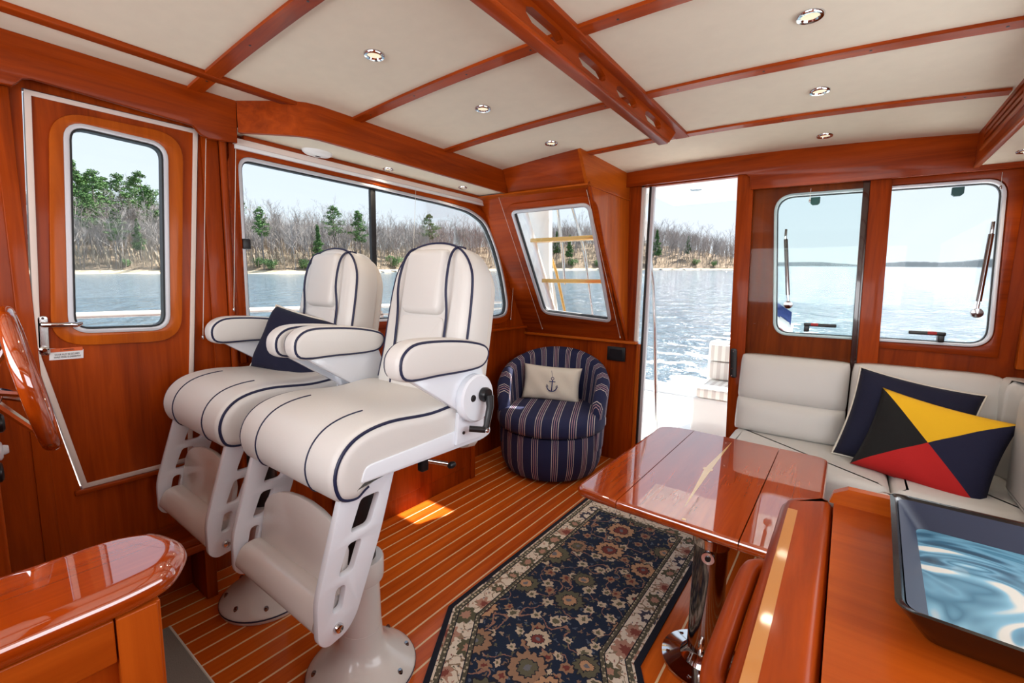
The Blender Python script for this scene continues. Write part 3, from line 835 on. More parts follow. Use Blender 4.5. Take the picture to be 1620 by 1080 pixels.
# ---- aft bulkhead
wa = thing('wall_aft', 'cherry aft bulkhead with companionway opening and wide window', 'wall', (-0.3, YA, 0), kind='structure')
aw_px = [(1229, 312), (1587, 287), (1562, 546), (1227, 526)]
awq = [P(*q, y=YA + .03) for q in aw_px]
aw = [(p.x, p.y) for p in round_poly([Vector((q.x, q.z, 0)) for q in awq], [.10, .07, .08, .07], 8)]
XJ0, XJ1 = -1.215, -0.56                                  # companionway opening
outl = [(-1.14, -.05), (-1.14, .0), (XJ0, 0.0), (XJ0, -.05)]
aft_plate('bulkhead_panel', 'cherry_z', [(-0.56, -.05), (XR + .05, -.05), (XR + .05, 2.1), (-1.262, 2.1), (-1.262, 1.985), (-0.56, 1.985)], [offset2(aw, .012)], YA + .045, .04, parent=wa, world=True)
aft_plate('lower_panel', 'cherry_z', [(XL, -.05), (-1.19, -.05), (-1.19, .895), (XL, .895)], [], YA + .04, .035, parent=wa, world=True)
aft_plate('jamb_board', 'cherry_z', [(-1.262, .89), (-1.215, .89), (-1.215, 2.0), (-1.345, 2.0), (-1.345, 1.88)], [], YA + .04, .045, parent=wa, world=True)
MB().box((XL, YA - .035, .892), (-1.185, YA + .02, .912), .004).build('ledge', 'cherry_light_x', wa, True)
MB().box((-1.19, YA - .004, .0), (-1.165, YA + .045, .892), .002).build('jamb_edge', 'cherry_light_z', wa, True)
MB().box((-1.215, YA + .005, .912), (-1.195, YA + .045, 2.0), .002).build('jamb_edge', 'white_trim', wa, True)
MB().box((-1.165, YA + .012, .0), (-1.15, YA + .045, 1.99), .002).build('door_track', 'black_rubber', wa, True)
MB().box((-1.15, YA + .016, .0), (-1.128, YA + .045, 1.99), .002).build('door_channel', 'aluminium', wa, True)
MB().box((-1.19, YA - .0, -.02), (-0.5, YA + .06, .006), .003).build('sill', 'stainless', wa, True)

# window in the bulkhead
w3 = thing('window_3', 'wide hinged window in the aft bulkhead behind sofa', 'window', (0.1, YA, 1.0), kind='structure')
aft_plate('frame', 'white_enamel', offset2(aw, .010), [offset2(aw, -.004)], YA + .05, .058, parent=w3, world=True, bevel=.003)
aft_plate('seal', 'black_rubber', offset2(aw, -.003), [offset2(aw, -.008)], YA + .04, .02, parent=w3, world=True)
aft_plate('pane', 'window_glass', offset2(aw, -.010), [], YA + .04, .005, parent=w3, world=True, sm=False)
# raised board frame around the starboard half of the window
fr2 = [P(1386, 285, y=YA), P(1618, 262, y=YA), P(1578, 566, y=YA), P(1386, 549, y=YA)]
frp = [(q.x, q.z) for q in fr2]
hole = split(offset2(aw, .014), frp[3][0] + .02, 9)
aft_plate('window_surround', 'cherry_x', [(0.06, frp[3][1]), (frp[2][0], frp[2][1]), (frp[2][0] + .005, 1.93), (0.06, 1.93)],
          [split(offset2(aw, .014), 0.075, 9)], YA + .005, .016, parent=w3, world=True, bevel=.002)
def latch_handle(px0, px1, flip, parent):
    a, b = P(*px0, y=YA - .01), P(*px1, y=YA - .01)
    h = MB(); h.box((a.x - .012, YA - .03, a.z - .016), (a.x + .012, YA + .03, a.z + .022), .004)
    h.build('latch_base', 'black_plastic', parent, True)
    s = 1 if b.x > a.x else -1
    o = MB().box((a.x - .014 * s, YA - .045, a.z + .018), (b.x, YA - .028, a.z + .036), .005).build('latch_lever', 'black_plastic', parent, True)
    MB().box((a.x + .02 * s, YA - .0465, a.z + .022), (a.x + .055 * s, YA - .030, a.z + .0368), .002).build('latch_grip', 'red_grip', o, True)
latch_handle((1276, 520), (1323, 519), 0, w3); latch_handle((1488, 536), (1436, 528), 1, w3)
def strut(t_px, b_px, parent):
    a, b = P(*t_px, y=YA - .005), P(*b_px, y=YA - .03)
    m = (a * .35 + b * .65)
    MB().tube([a, a + (b - a) * .06], .006, 10).build('strut_joint', 'dark_chrome', parent, True)
    MB().tube([a + (b - a) * .06, a + (b - a) * .86], .011, 12).build('gas_strut', 'dark_chrome', parent, True)
    MB().tube([a + (b - a) * .86, b], .006, 10).build('strut_rod', 'chrome', parent, True)
    MB().lathe([(.006, -.02), (.022, -.018), (.024, -.002), (.020, .006), (.006, .012)], (b.x, b.y, b.z), 'y', 20).build('strut_mount', 'dark_chrome', parent, True)
    MB().box((a.x - .006, YA - .012, a.z - .035), (a.x + .006, YA + .01, a.z + .035), .002).build('strut_bracket', 'dark_chrome', parent, True)
strut((1243, 372), (1247, 482), w3); strut((1570, 362), (1545, 495), w3)
for q in ((1290, 318), (1515, 303)):
    a = P(*q, y=YA)
    MB().prism([Vector((a.x - .022, YA - .012, a.z + .02)), Vector((a.x + .022, YA - .012, a.z + .02)), Vector((a.x + .022, YA - .012, a.z - .012)), Vector((a.x + .012, YA - .012, a.z - .022)), Vector((a.x - .012, YA - .012, a.z - .022)), Vector((a.x - .022, YA - .012, a.z - .012))], (0, .02, 0)).build('hinge_block', 'teal_plastic', w3, True, sm=False)

# sliding companionway door, pushed open in front of the window
YD = YA - .025
d2 = thing('door_2', 'sliding glass companionway door with cherry stiles pushed open', 'door', (-0.25, YD, 0), kind='structure')
s0, s1 = P(1162, 400, y=YD).x, P(1187, 400, y=YD).x
t0, t1_ = P(1368, 400, y=YD).x, P(1402, 400, y=YD).x
def lean(x, z, k=0.03): return x - (z - 1.55) * k       # stiles lean with the house sides
def stile(name, x0, x1, mat):
    a = [(lean(x0, 0.02), 0.02), (lean(x1, 0.02), 0.02), (lean(x1, 1.985), 1.985), (lean(x0, 1.985), 1.985)]
    return aft_plate(name, mat, a, [], YD + .018, .036, parent=d2, world=True, bevel=.003)
ls = stile('leading_stile', s0, s1, 'cherry_z')
stile('trailing_stile', t0, t1_, 'cherry_z')
g0 = P(1357, 400, y=YD).x
stile('glazing_bead', g0, t0, 'dark_varnish')
aft_plate('pane', 'door_glass', [(lean(s1, .2), .2), (lean(g0, .2), .2), (lean(g0, 1.98), 1.98), (lean(s1, 1.98), 1.98)], [], YD + .004, .006, parent=d2, world=True, sm=False)
aft_plate('bottom_rail', 'cherry_x', [(lean(s1, .02), .02), (lean(g0, .02), .02), (lean(g0, .22), .22), (lean(s1, .22), .22)], [], YD + .018, .036, parent=d2, world=True)
a, b = P(1161, 551, y=YD - .02), P(1160, 597, y=YD - .02)
lp = [(p.x, p.y) for p in round_poly([Vector((a.x - .019, a.z, 0)), Vector((a.x + .019, a.z, 0)), Vector((b.x + .019, b.z, 0)), Vector((b.x - .019, b.z, 0))], .016)]
lt = aft_plate('latch_plate', 'black_plastic', lp, [], YD - .018, .008, parent=d2, world=True, bevel=.002)
for f in (.1, .68, .93):
    MB().lathe([(.004, 0), (.003, .002)], (a.x, YD - .029, a.z + (b.z - a.z) * f), 'y', 10).build('screw', 'chrome', lt, True)

# header board over the doorway and the window
hd = thing('trim_4', 'cherry header board stepping over the companionway opening', 'trim', (-0.4, YA - .06, 1.9), kind='structure')
hpx = [(1003, 295), (1158, 277), (1181, 276), (1187, 281), (1188, 300), (1403, 283), (1620, 265)]
hb_ = [(q.x, q.z) for q in (P(*r_, y=YA - .055) for r_ in hpx)]
hb_[0] = (-1.30, hb_[0][1]); hb_[-1] = (XR, hb_[-1][1])
tops = [(x, zc(x) + .01) for x in np.linspace(XR, -1.30, 14)]
aft_plate('header_board', 'cherry_x', hb_ + tops, [], YA - .045, .02, parent=hd, world=True, bevel=.002)
MB().box((XJ0, YA - .045, 2.0), (-.5, YA + .04, 2.05)).build('backing', 'cherry_x', hd, True, sm=False)

# ---- starboard wall, soffit with louvred vent
wr = thing('wall_right', 'cherry starboard side wall of the cabin', 'wall', (XR, 1, 0), kind='structure')
rwin = [(0.15, 1.12), (2.1, 1.12), (2.1, 1.80), (0.15, 1.80)]
rwin = [(p.x, p.y) for p in round_poly([Vector((*q, 0)) for q in rwin], .06)]
side_plate('wall_panel', 'cherry_z', [(YF, -.05), (YA + .05, -.05), (YA + .05, 2.12), (YF, 2.12)], [rwin], XR, .04, parent=wr, world=True)
side_plate('window_surround', 'cherry_y', offset2(rwin, .06), [rwin], XR - .001, .012, parent=wr, world=True, bevel=.002)
cpst = thing('trim_6', 'cherry corner post where aft bulkhead meets starboard wall', 'trim', (XR - .03, YA - .03, .95), kind='structure')
MB().box((XR - .06, YA - .04, .95), (XR - .002, YA + .003, 1.90), .004).build('corner_post', 'cherry_light_z', cpst, True)
w5 = thing('window_4', 'starboard side window with aluminium frame', 'window', (XR, 1.1, 1.1), kind='structure')
side_plate('frame', 'aluminium', offset2(rwin, .0), [offset2(rwin, -.02)], XR - .005, .05, parent=w5, world=True)
side_plate('pane', 'window_glass', offset2(rwin, -.018), [], XR + .02, .005, parent=w5, world=True, sm=False)

vt = thing('trim_5', 'cherry starboard soffit with louvred air vent', 'trim', (0.45, 2.0, 1.88), kind='structure')
XV = 0.42
slots = []
rows = [(2.024, 2.010), (1.998, 1.984), (1.972, 1.958)]
ycuts = [(0.35, 0.98), (1.01, 1.64), (1.67, 2.30), (2.33, 2.83)]
ycuts = [(YA - .2 - k * .62 - .56, YA - .2 - k * .62) for k in range(4)]
for z1, z0 in rows:
    for y0, y1 in ycuts: slots.append([(y0, z0), (y1, z0), (y1, z1), (y0, z1)])
side_plate('louvre_board', 'cherry_y', [(YF, 1.895), (YA - .06, 1.895), (YA - .06, zc(XV) + .01), (YF, zc(XV) + .01)], slots, XV, .02, parent=vt, world=True)
MB().box((XV + .03, YF, 1.90), (XV + .035, YA - .06, 2.05)).build('vent_backing', 'dark_gap', vt, True, sm=False)
for z1, z0 in rows:
    for y0, y1 in ycuts:
        MB().prism([Vector((XV + .003, y0, z1 - .006)), Vector((XV + .024, y0, z1 + .004)), Vector((XV + .024, y0, z1 + .001)), Vector((XV + .003, y0, z1 - .009))], (0, y1 - y0, 0)).build('louvre_slat', 'cherry_y', vt, True, sm=False)
MB().box((XV - .008, ycuts[-1][0] - .02, 1.934), (XV + .004, ycuts[0][1] + .02, 1.944), .003).build('moulding', 'cherry_light_y', vt, True)
MB().box((XV - .004, YF, 1.882), (XV + .018, YA - .06, 1.898), .004).build('lower_moulding', 'cherry_light_y', vt, True)
MB().box((XV + .016, YF, 1.893), (XR, YA - .06, 1.903)).build('underside_panel', 'headliner', vt, True, sm=False)

# ---- forward wall with windshield openings (behind the viewer)
wf_ = thing('wall_front', 'forward cabin wall with windshield openings', 'wall', (-0.7, YF, 0), kind='structure')
fw = []
for x0, x1 in ((-2.0, -1.22), (-1.14, -0.30), (-0.22, 0.56)):
    fw.append([(p.x, p.y) for p in round_poly([Vector((x0, 1.1, 0)), Vector((x1, 1.1, 0)), Vector((x1, 1.88, 0)), Vector((x0, 1.88, 0))], .05)])
aft_plate('wall_panel', 'cherry_x', [(XL - .05, -.05), (XR + .05, -.05), (XR + .05, 2.12), (XL - .05, 2.12)], fw, YF, .04, parent=wf_, world=True)

# ================================================================== FITTINGS ON CEILING AND WALLS
def downlight(px, py, z=None, label='', group='recessed ceiling downlights'):
    p = P(px, py, z=2.08)
    if z is None:
        for _ in range(6): p = P(px, py, z=zc(p.x))
        zz = zc(p.x)
    else:
        p = P(px, py, z=z); zz = z
    r = .036 if z is None else .028
    t = thing('downlight', label, 'ceiling light', (p.x, p.y, zz), group=group)
    MB().lathe([(r * .62, -.001), (r * .70, -.007), (r * .92, -.008), (r, -.004), (r, .004), (r * .62, .004)], (0, 0, 0), seg=32).build('bezel', 'chrome', t)
    MB().lathe([(.0005, -.0045), (r * .45, -.0045), (r * .66, -.002), (r * .66, .003)], (0, 0, 0), seg=24).build('lens', 'lamp_lens', t)
    d = bpy.data.lights.new('downlight_lamp', 'SPOT'); d.energy = 5.0; d.color = (1.0, 0.86, 0.66); d.spot_size = 2.4; d.spot_blend = 0.8; d.shadow_soft_size = 0.03
    o = bpy.data.objects.new('downlight_lamp', d); COL.objects.link(o); o.location = (p.x, p.y, zz - .012)
    return t
downlight(592, 86, label='chrome ceiling downlight nearest the port fascia, largest on the port side')
downlight(764, 171, label='middle chrome ceiling downlight of the port row')
downlight(872, 226, label='chrome ceiling downlight just in front of corner soffit')
downlight(1282, 24, label='chrome ceiling downlight at the top edge, starboard row')
downlight(1297, 143, label='middle chrome ceiling downlight of the starboard row')
downlight(1305, 214, label='chrome ceiling downlight closest to the header board')
downlight(614, 267, 1.912, 'small chrome downlight under port soffit, beside the dome speaker', 'soffit downlights')
downlight(732, 296, 1.912, 'small chrome downlight under port soffit, near the raked window', 'soffit downlights')
p = P(1617, 238, z=1.893)
downlight(1622, 238, 1.893, 'small dark downlight under the starboard soffit', 'soffit downlights')

p = P(502, 240, z=1.912)
t = thing('dome_speaker', 'white oval dome fitted under port soffit above window', 'dome', (p.x, p.y, 1.912))
vs = MB().lathe([(.001, -.022), (.03, -.021), (.052, -.016), (.062, -.008), (.064, 0)], (0, 0, 0), seg=36)
vs.v = [(a * .78, b * 1.15, c) for a, b, c in vs.v]
vs.build('dome', 'dome_plastic', t)
MB().box((.0, -.012, -.024), (.008, .012, -.0205), .001).build('sensor_slot', 'black_plastic', t)

# grab rail hanging from the centre batten
t = thing('grab_rail', 'long cherry grab rail with hand slots under ceiling centreline', 'grab rail', (XC, 1.3, 2.0))
holes = []
yk = 2.18
for k in range(9):
    a, b = yk - .17, yk
    holes.append([(a, 2.022), (b - .03, 2.022), (b, 2.036), (b, 2.05), (b - .03, 2.062), (a, 2.062), (a - .03, 2.05), (a - .03, 2.036)])
    yk -= .30
outl = [(-.75, 2.077), (-.75, 2.004), (-.70, 1.994), (2.24, 1.994), (2.31, 2.006), (2.40, 2.077)]
side_plate('rail_board', 'cherry_y', outl, holes, XC - .028, .026, parent=t, world=True)
MB().box((XC - .044, -.72, 1.990), (XC + .004, 2.28, 2.006), .006).build('rail_cap', 'cherry_y', t, True)

def cord(label, a, b, r=.0011):
    t = thing('shade_cord', label, 'cord', tuple(b), group='window shade cords')
    MB().tube([a, b], r, 6).build('string', 'white_piping', t, True)
    MB().lathe([(.001, .012), (.004, .008), (.005, 0), (.003, -.006), (.001, -.007)], tuple(b), seg=12).build('bead', 'stainless', t, True)
cord('thin shade cord hanging beside the side door', P(326, 206, x=XL + .035), P(321, 534, x=XL + .035))
cord('thin shade cord at the forward edge of long window', P(373, 235, x=XL + .03), P(370, 490, x=XL + .03))
cord('thin shade cord in the middle of long window', P(658, 296, x=XL + .03), P(653, 420, x=XL + .03))
cord('thin shade cord beside the aft end of long window', P(816, 400, x=XL + .03), P(808, 505, x=XL + .03))
q = lambda px, py: PP(px, py, RP0 + RN_CAB * .02, RN)
cord('thin shade cord down the outboard edge of raked window', q(789, 312), q(858, 520))
cord('thin shade cord down the inboard edge of raked window', q(928, 300), q(981, 534))
cord('thin shade cord at the top of aft window, seen through door glass', P(1283, 298, y=YA - .05), P(1281, 318, y=YA - .05))
cord('thin shade cord at the starboard corner of aft window', P(1586, 272, y=YA - .03), P(1583, 297, y=YA - .03))
# pleated shade cassette above the long window
a, b = P(371, 233, x=XL + .03), P(790, 330, x=XL + .03)
t = thing('window_shade', 'raised white pleated shade along top of long window', 'shade', (XL + .015, 1.7, a.z - .02))
MB().box((XL + .001, a.y, 1.868), (XL + .03, b.y, 1.893), .002).build('head_rail', 'white_trim', t, True)
MB().box((XL + .004, a.y + .005, 1.852), (XL + .026, b.y - .1, 1.868), .002).build('pleats', 'dome_plastic', t, True)
# control panel by the doorway
a, b = P(962, 547, y=YA), P(989, 572, y=YA)
t = thing('control_panel', 'small black control panel on bulkhead beside the doorway', 'control panel', ((a.x + b.x) / 2, YA, b.z))
MB().box((a.x, YA - .012, b.z), (b.x, YA + .006, a.z), .003).build('bezel', 'black_plastic', t, True)
MB().box((a.x + .022, YA - .0135, b.z + .018), (b.x - .022, YA - .011, a.z - .018)).build('screen', 'screen_glass', t, True, sm=False)

# ================================================================== HELM SEATS
def build_helm_seat():
    t = thing('helm_chair', '', 'helm chair', (0, 0, 0), group='white pedestal helm chairs')
    # pedestal
    pb = MB().lathe([(.172, 0), (.176, .008), (.176, .020), (.172, .026), (.150, .044), (.115, .070), (.085, .095), (.070, .125), (.066, .17)], seg=48).build('pedestal_base', 'white_pedestal', t)
    MB().lathe([(.1765, .014), (.1775, .016), (.1775, .019), (.1765, .021)], seg=48, cap=False).build('groove', 'navy_piping', pb)
    for k in range(8):
        a = 2 * pi * k / 8 + .3
        MB().lathe([(.001, .012), (.006, .012), (.009, .006), (.009, -.010)], (.148 * cos(a), .148 * sin(a), .040), seg=14).build('bolt', 'dark_chrome', pb)
    MB().lathe([(.066, .15), (.060, .36)], seg=32).build('column', 'white_pedestal', t)
    MB().lathe([(.060, .335), (.074, .340), (.076, .350), (.076, .405), (.072, .412), (.05, .413)], seg=36).build('collar', 'white_pedestal', t)
    MB().lathe([(.052, .40), (.052, .76)], seg=28).build('lift_post', 'black_plastic', t)
    MB().box((-.16, -.12, .745), (.16, .16, .775), .008).build('swivel_plate', 'black_plastic', t)
    # side plates carrying the footrest
    out = [(-.205, .790), (-.045, .790), (-.095, .63), (-.175, .435), (-.205, .402), (-.262, .392), (-.285, .415), (-.285, .52), (-.262, .60)]
    out = [(p.x, p.y) for p in round_poly([Vector((*q, 0)) for q in out], [.01, .01, .05, .03, .02, .02, .02, .03, .05], 4)]
    def slot(c, w, h, sh):
        y, z = c
        return [(p.x, p.y) for p in round_poly([Vector((y - w / 2 + sh * h / 2, z + h / 2, 0)), Vector((y + w / 2 + sh * h / 2, z + h / 2, 0)), Vector((y + w / 2 - sh * h / 2, z - h / 2, 0)), Vector((y - w / 2 - sh * h / 2, z - h / 2, 0))], .012, 4)]
    hl = [slot((-.142, .705), .058, .080, .42), slot((-.190, .600), .040, .075, .40), slot((-.225, .505), .026, .062, .22)]
    for s in (-1, 1):
        pl = plate('foot_plate', 'white_enamel', out, hl, (.232 * s - (.011), 0, 0), (0, 1, 0), (0, 0, 1), .022, parent=t, bevel=.004)
        MB().lathe([(.001, .012 * s), (.010, .010 * s), (.013, .004 * s), (.013, -.004 * s)], (.243 * s, -.232, .432), 'x', 18).build('bolt', 'chrome', pl)
    # footrest: curved tread and arched kick panel
    tread = catmull([(-.285, .445), (-.262, .49), (-.215, .498), (-.175, .475), (-.19, .462), (-.235, .455), (-.268, .425)], 4)
    loft([(q.x, q.y) for q in (Vector(p[:2]) for p in tread)], [(-.215, 0), (.215, 0)]).build('footrest_tread', 'white_pedestal', t)
    arch = [(-.215, .47), (.215, .47), (.215, .60)] + [(.215 * cos(a), .60 + .085 * sin(a)) for a in np.linspace(.1, pi - .1, 12)] + [(-.215, .60)]
    plate('kick_panel', 'white_pedestal', arch, [], (0, -.195, 0), (1, 0, 0), Vector((0, .16, 1)), .018, parent=t, bevel=.004).location = (0, -.075, 0)
    # seat frame rails
    rail = [(p.x, p.y) for p in round_poly([Vector((-.200, .796, 0)), Vector((.27, .786, 0)), Vector((.315, .798, 0)), Vector((.305, .835, 0)), Vector((.20, .848, 0)), Vector((-.185, .838, 0))], [.01, .02, .02, .02, .02, .02], 4)]
    for s in (-1, 1):
        plate('seat_rail', 'white_enamel', rail, [], (.2545 * s - .012, 0, 0), (0, 1, 0), (0, 0, 1), .024, parent=t, bevel=.004)
    MB().box((-.235, -.15, .795), (.235, .25, .815), .004).build('seat_pan', 'white_enamel', t)
    # seat cushion with waterfall front
    ctl = [(.25, .815), (.08, .804), (-.08, .796), (-.165, .768), (-.205, .748), (-.255, .765), (-.272, .825), (-.250, .885), (-.195, .925), (-.10, .940), (.05, .930), (.18, .938), (.245, .925), (.268, .88)]
    prof = [(p.x, p.y) for p in (Vector((*q, 0)) for q in [(c.x, c.y) for c in catmull([Vector((*q, 0)) for q in ctl], 5)])]
    cu = loft(prof, round_stations(-.262, .262, .034, 6)).build('seat_cushion', 'cream_vinyl', t, ang=180)
    def along(x, lo, hi, ins, r, name='piping', n0=None):
        pr = offset2(prof, -ins); idx = list(range(len(pr)))
        path = [(x, *pr[i]) for i in range(lo, hi)]
        MB().tube(path, r, 6).build(name, 'navy_piping', cu)
    n = len(prof)
    for s in (-1, 1):
        along(s * .2515, 15, 64, .0095, .0048)
        along(s * .135, 22, 46, -.0012, .0022, 'seam')
    # backrest: arched cushion leaning aft on a moulded shell
    th = radians(11)
    bx = lambda x, y, z: (x, .235 + y * cos(th) + z * sin(th), .845 - y * sin(th) + z * cos(th))
    def arch_prof(w0, w1, h0, h1):
        pts = [(-w0, h0), (-w0 * 1.03, h0 + .18), (-w1 * .985, h1 - .18), (-w1 * .87, h1 - .085), (-w1 * .54, h1 - .020), (0, h1), (w1 * .54, h1 - .020), (w1 * .87, h1 - .085), (w1 * .985, h1 - .18), (w0 * 1.03, h0 + .18), (w0, h0), (0, h0 - .004)]
        return [(c.x, c.y) for c in catmull([Vector((*q, 0)) for q in pts], 5)]
    pr = arch_prof(.205, .208, .03, .60)
    mb = loft(pr, [(-.085 + a, b) for a, b in [(0, .035), (.006, .020), (.016, .008), (.03, .0)]] + [(.03, .0), (.035, .004)], 'y')
    mb.v = [bx(*v) for v in mb.v]
    bk = mb.build('backrest', 'cream_vinyl', t, ang=60)
    sh = arch_prof(.192, .196, -.10, .585)
    mb = loft(sh, [(.03, 0), (.065, 0), (.082, .012), (.088, .03)], 'y'); mb.v = [bx(*v) for v in mb.v]
    mb.build('back_shell', 'seat_shell', t, ang=50)
    # raised headrest and lumbar panel on the front of the backrest
    def panel(name, x, z0, z1, d, r):
        po = [(p.x, p.y) for p in round_poly([Vector((-x, z0, 0)), Vector((x, z0, 0)), Vector((x * .95, z1, 0)), Vector((-x * .95, z1, 0))], r, 5)]
        mb = loft(po, [(-.088 - d, .022), (-.088 - d * .8, .010), (-.088 - d * .3, .002), (-.075, 0)], 'y'); mb.v = [bx(*v) for v in mb.v]
        return mb.build(name, 'cream_vinyl', bk, ang=60)
    panel('headrest', .106, .335, .568, .026, .04); panel('lumbar_panel', .118, .03, .33, .005, .028)
    edge = offset2(pr, -.004); ne = len(edge)
    MB().tube([bx(x, -.066, z) for x, z in edge[2:ne - 9]], .0045, 6).build('piping', 'navy_piping', bk)
    for s in (-1, 1):
        pts = [(s * .118, -.088, .05), (s * .122, -.09, .18), (s * .125, -.094, .33), (s * .122, -.110, .42), (s * .118, -.110, .49), (s * .113, -.098, .545), (s * .111, -.072, .576), (s * .110, -.03, .5825)]
        MB().tube([bx(*q.to_tuple()) for q in catmull([Vector(q) for q in pts], 4, False)], .0045, 6).build('piping', 'navy_piping', bk)
    # armrests on white brackets with round hubs
    arm = [(p.x, p.y) for p in catmull([Vector((*q, 0)) for q in [(-.080, 1.040), (.05, 1.034), (.18, 1.032), (.240, 1.042), (.266, 1.078), (.246, 1.112), (.16, 1.134), (.04, 1.146), (-.055, 1.142), (-.100, 1.100)]], 5)]
    for s in (-1, 1):
        x0, x1 = .225, .300
        st = round_stations(s * x0, s * x1, s * .022, 5)
        ar = loft(arm, [(a, abs(b)) for a, b in st]).build('armrest', 'cream_vinyl', t, ang=180)
        for xx in (x0 + .006, x1 - .006):
            pth = [(s * xx, *q) for q in offset2(arm, -.008)]
            MB().tube(pth, .0042, 6, closed=True).build('piping', 'navy_piping', ar)
        br = [(p.x, p.y) for p in round_poly([Vector((*q, 0)) for q in [(-.07, 1.052), (.245, 1.050), (.27, .98), (.255, .90), (.19, .885), (.14, .915)]], [.01, .02, .03, .05, .05, .03], 5)]
        plate('arm_bracket', 'white_enamel', br, [], (s * .262 - .014, 0, 0), (0, 1, 0), (0, 0, 1), .028, parent=t, bevel=.004)
        MB().lathe([(.072, -.005 * s), (.076, 0), (.076, .022 * s), (.070, .028 * s), (.001, .029 * s)], (s * (.276 if s > 0 else .268), .205, .945), 'x', 40).build('hub', 'white_enamel', t)
        MB().lathe([(.001, .006 * s), (.010, .004 * s), (.012, 0), (.012, -.004 * s)], (s * (.303 if s > 0 else .295), .178 if s > 0 else .205, .950), 'x', 16).build('hub_bolt', 'black_plastic' if s > 0 else 'chrome', t)
        up = [(.135, .805), (.262, .802), (.268, .90), (.145, .905)]
        pl = plate('upright_plate', 'white_enamel', up, [], (s * .268 - .008, 0, 0), (0, 1, 0), (0, 0, 1), .016, parent=t, bevel=.003)
        for yy in (.165, .225):
            MB().lathe([(.005, -.001 * s), (.005, .002 * s)], (s * .277, yy, .838), 'x', 12).build('hole_plug', 'black_plastic', pl)
    # recline lever
    lv = MB(); lv.lathe([(.022, 0), (.024, .012), (.020, .022)], (.304, .225, .955), 'x', 24); lv.tube([(.330, .225, .955), (.336, .222, .92), (.336, .205, .862), (.334, .198, .852)], [.014, .012, .010, .011], 10); lv.tube([(.338, .198, .852), (.300, .165, .856)], .010, 10)
    lv.build('recline_lever', 'black_plastic', t)
    MB().lathe([(.001, .004), (.007, .003), (.008, 0)], (.346, .198, .852), 'x', 14).build('lever_screw', 'chrome', t)
    # slide adjuster under the seat
    MB().box((.15, .085, .705), (.175, .115, .765), .006).build('slide_grip', 'black_plastic', t)
    MB().tube([(.16, .10, .740), (.20, .17, .715)], .008, 10).build('slide_rod', 'chrome', t)
    MB().lathe([(.001, .016), (.009, .012), (.012, 0), (.009, -.012), (.001, -.016)], (.206, .185, .708), 'y', 14).build('slide_knob', 'black_plastic', t)
    low = ('pedestal_base', 'column', 'collar', 'lift_post', 'swivel_plate', 'foot_plate', 'footrest_tread', 'kick_panel')
    for ch in t.children:
        nm = ch.name.split('.')[0]
        if nm in low: continue
        ch.location.y += .065 if nm in ('backrest', 'back_shell') else .03
    return t
seat_near = build_helm_seat()
seat_near['label'] = 'white vinyl helm chair with navy piping, the nearer one'
seat_near.location = (-1.205, .815, 0)
seat_far = dup(seat_near, (-1.825, .80, 0), 0, 'white vinyl helm chair beside side door, navy pillow on it')
seat_far['group'] = seat_near['group']
for ch in list(seat_far.children):
    if ch.name.split('.')[0] in ('recline_lever', 'lever_screw'): bpy.data.objects.remove(ch)

def pillow(name, label, w, h, t, mat, loc, rot, piping=None, anchor=False):
    o = thing(name, label, 'pillow', loc)
    o.rotation_euler = rot
    me = pillow_mesh(w, h, t)
    b = link_mesh('cover', me, o, False, mat)
    if piping: MB().tube(pillow_edge(w, h), .0055, 6, closed=True).build('piping', piping, o)
    return o
pillow('throw_pillow', 'navy pillow with white piping leaning on far helm chair', .38, .29, .12, 'navy_cloth', (-1.87, .985, 1.025), (radians(-22), radians(10), radians(16)), 'white_piping')

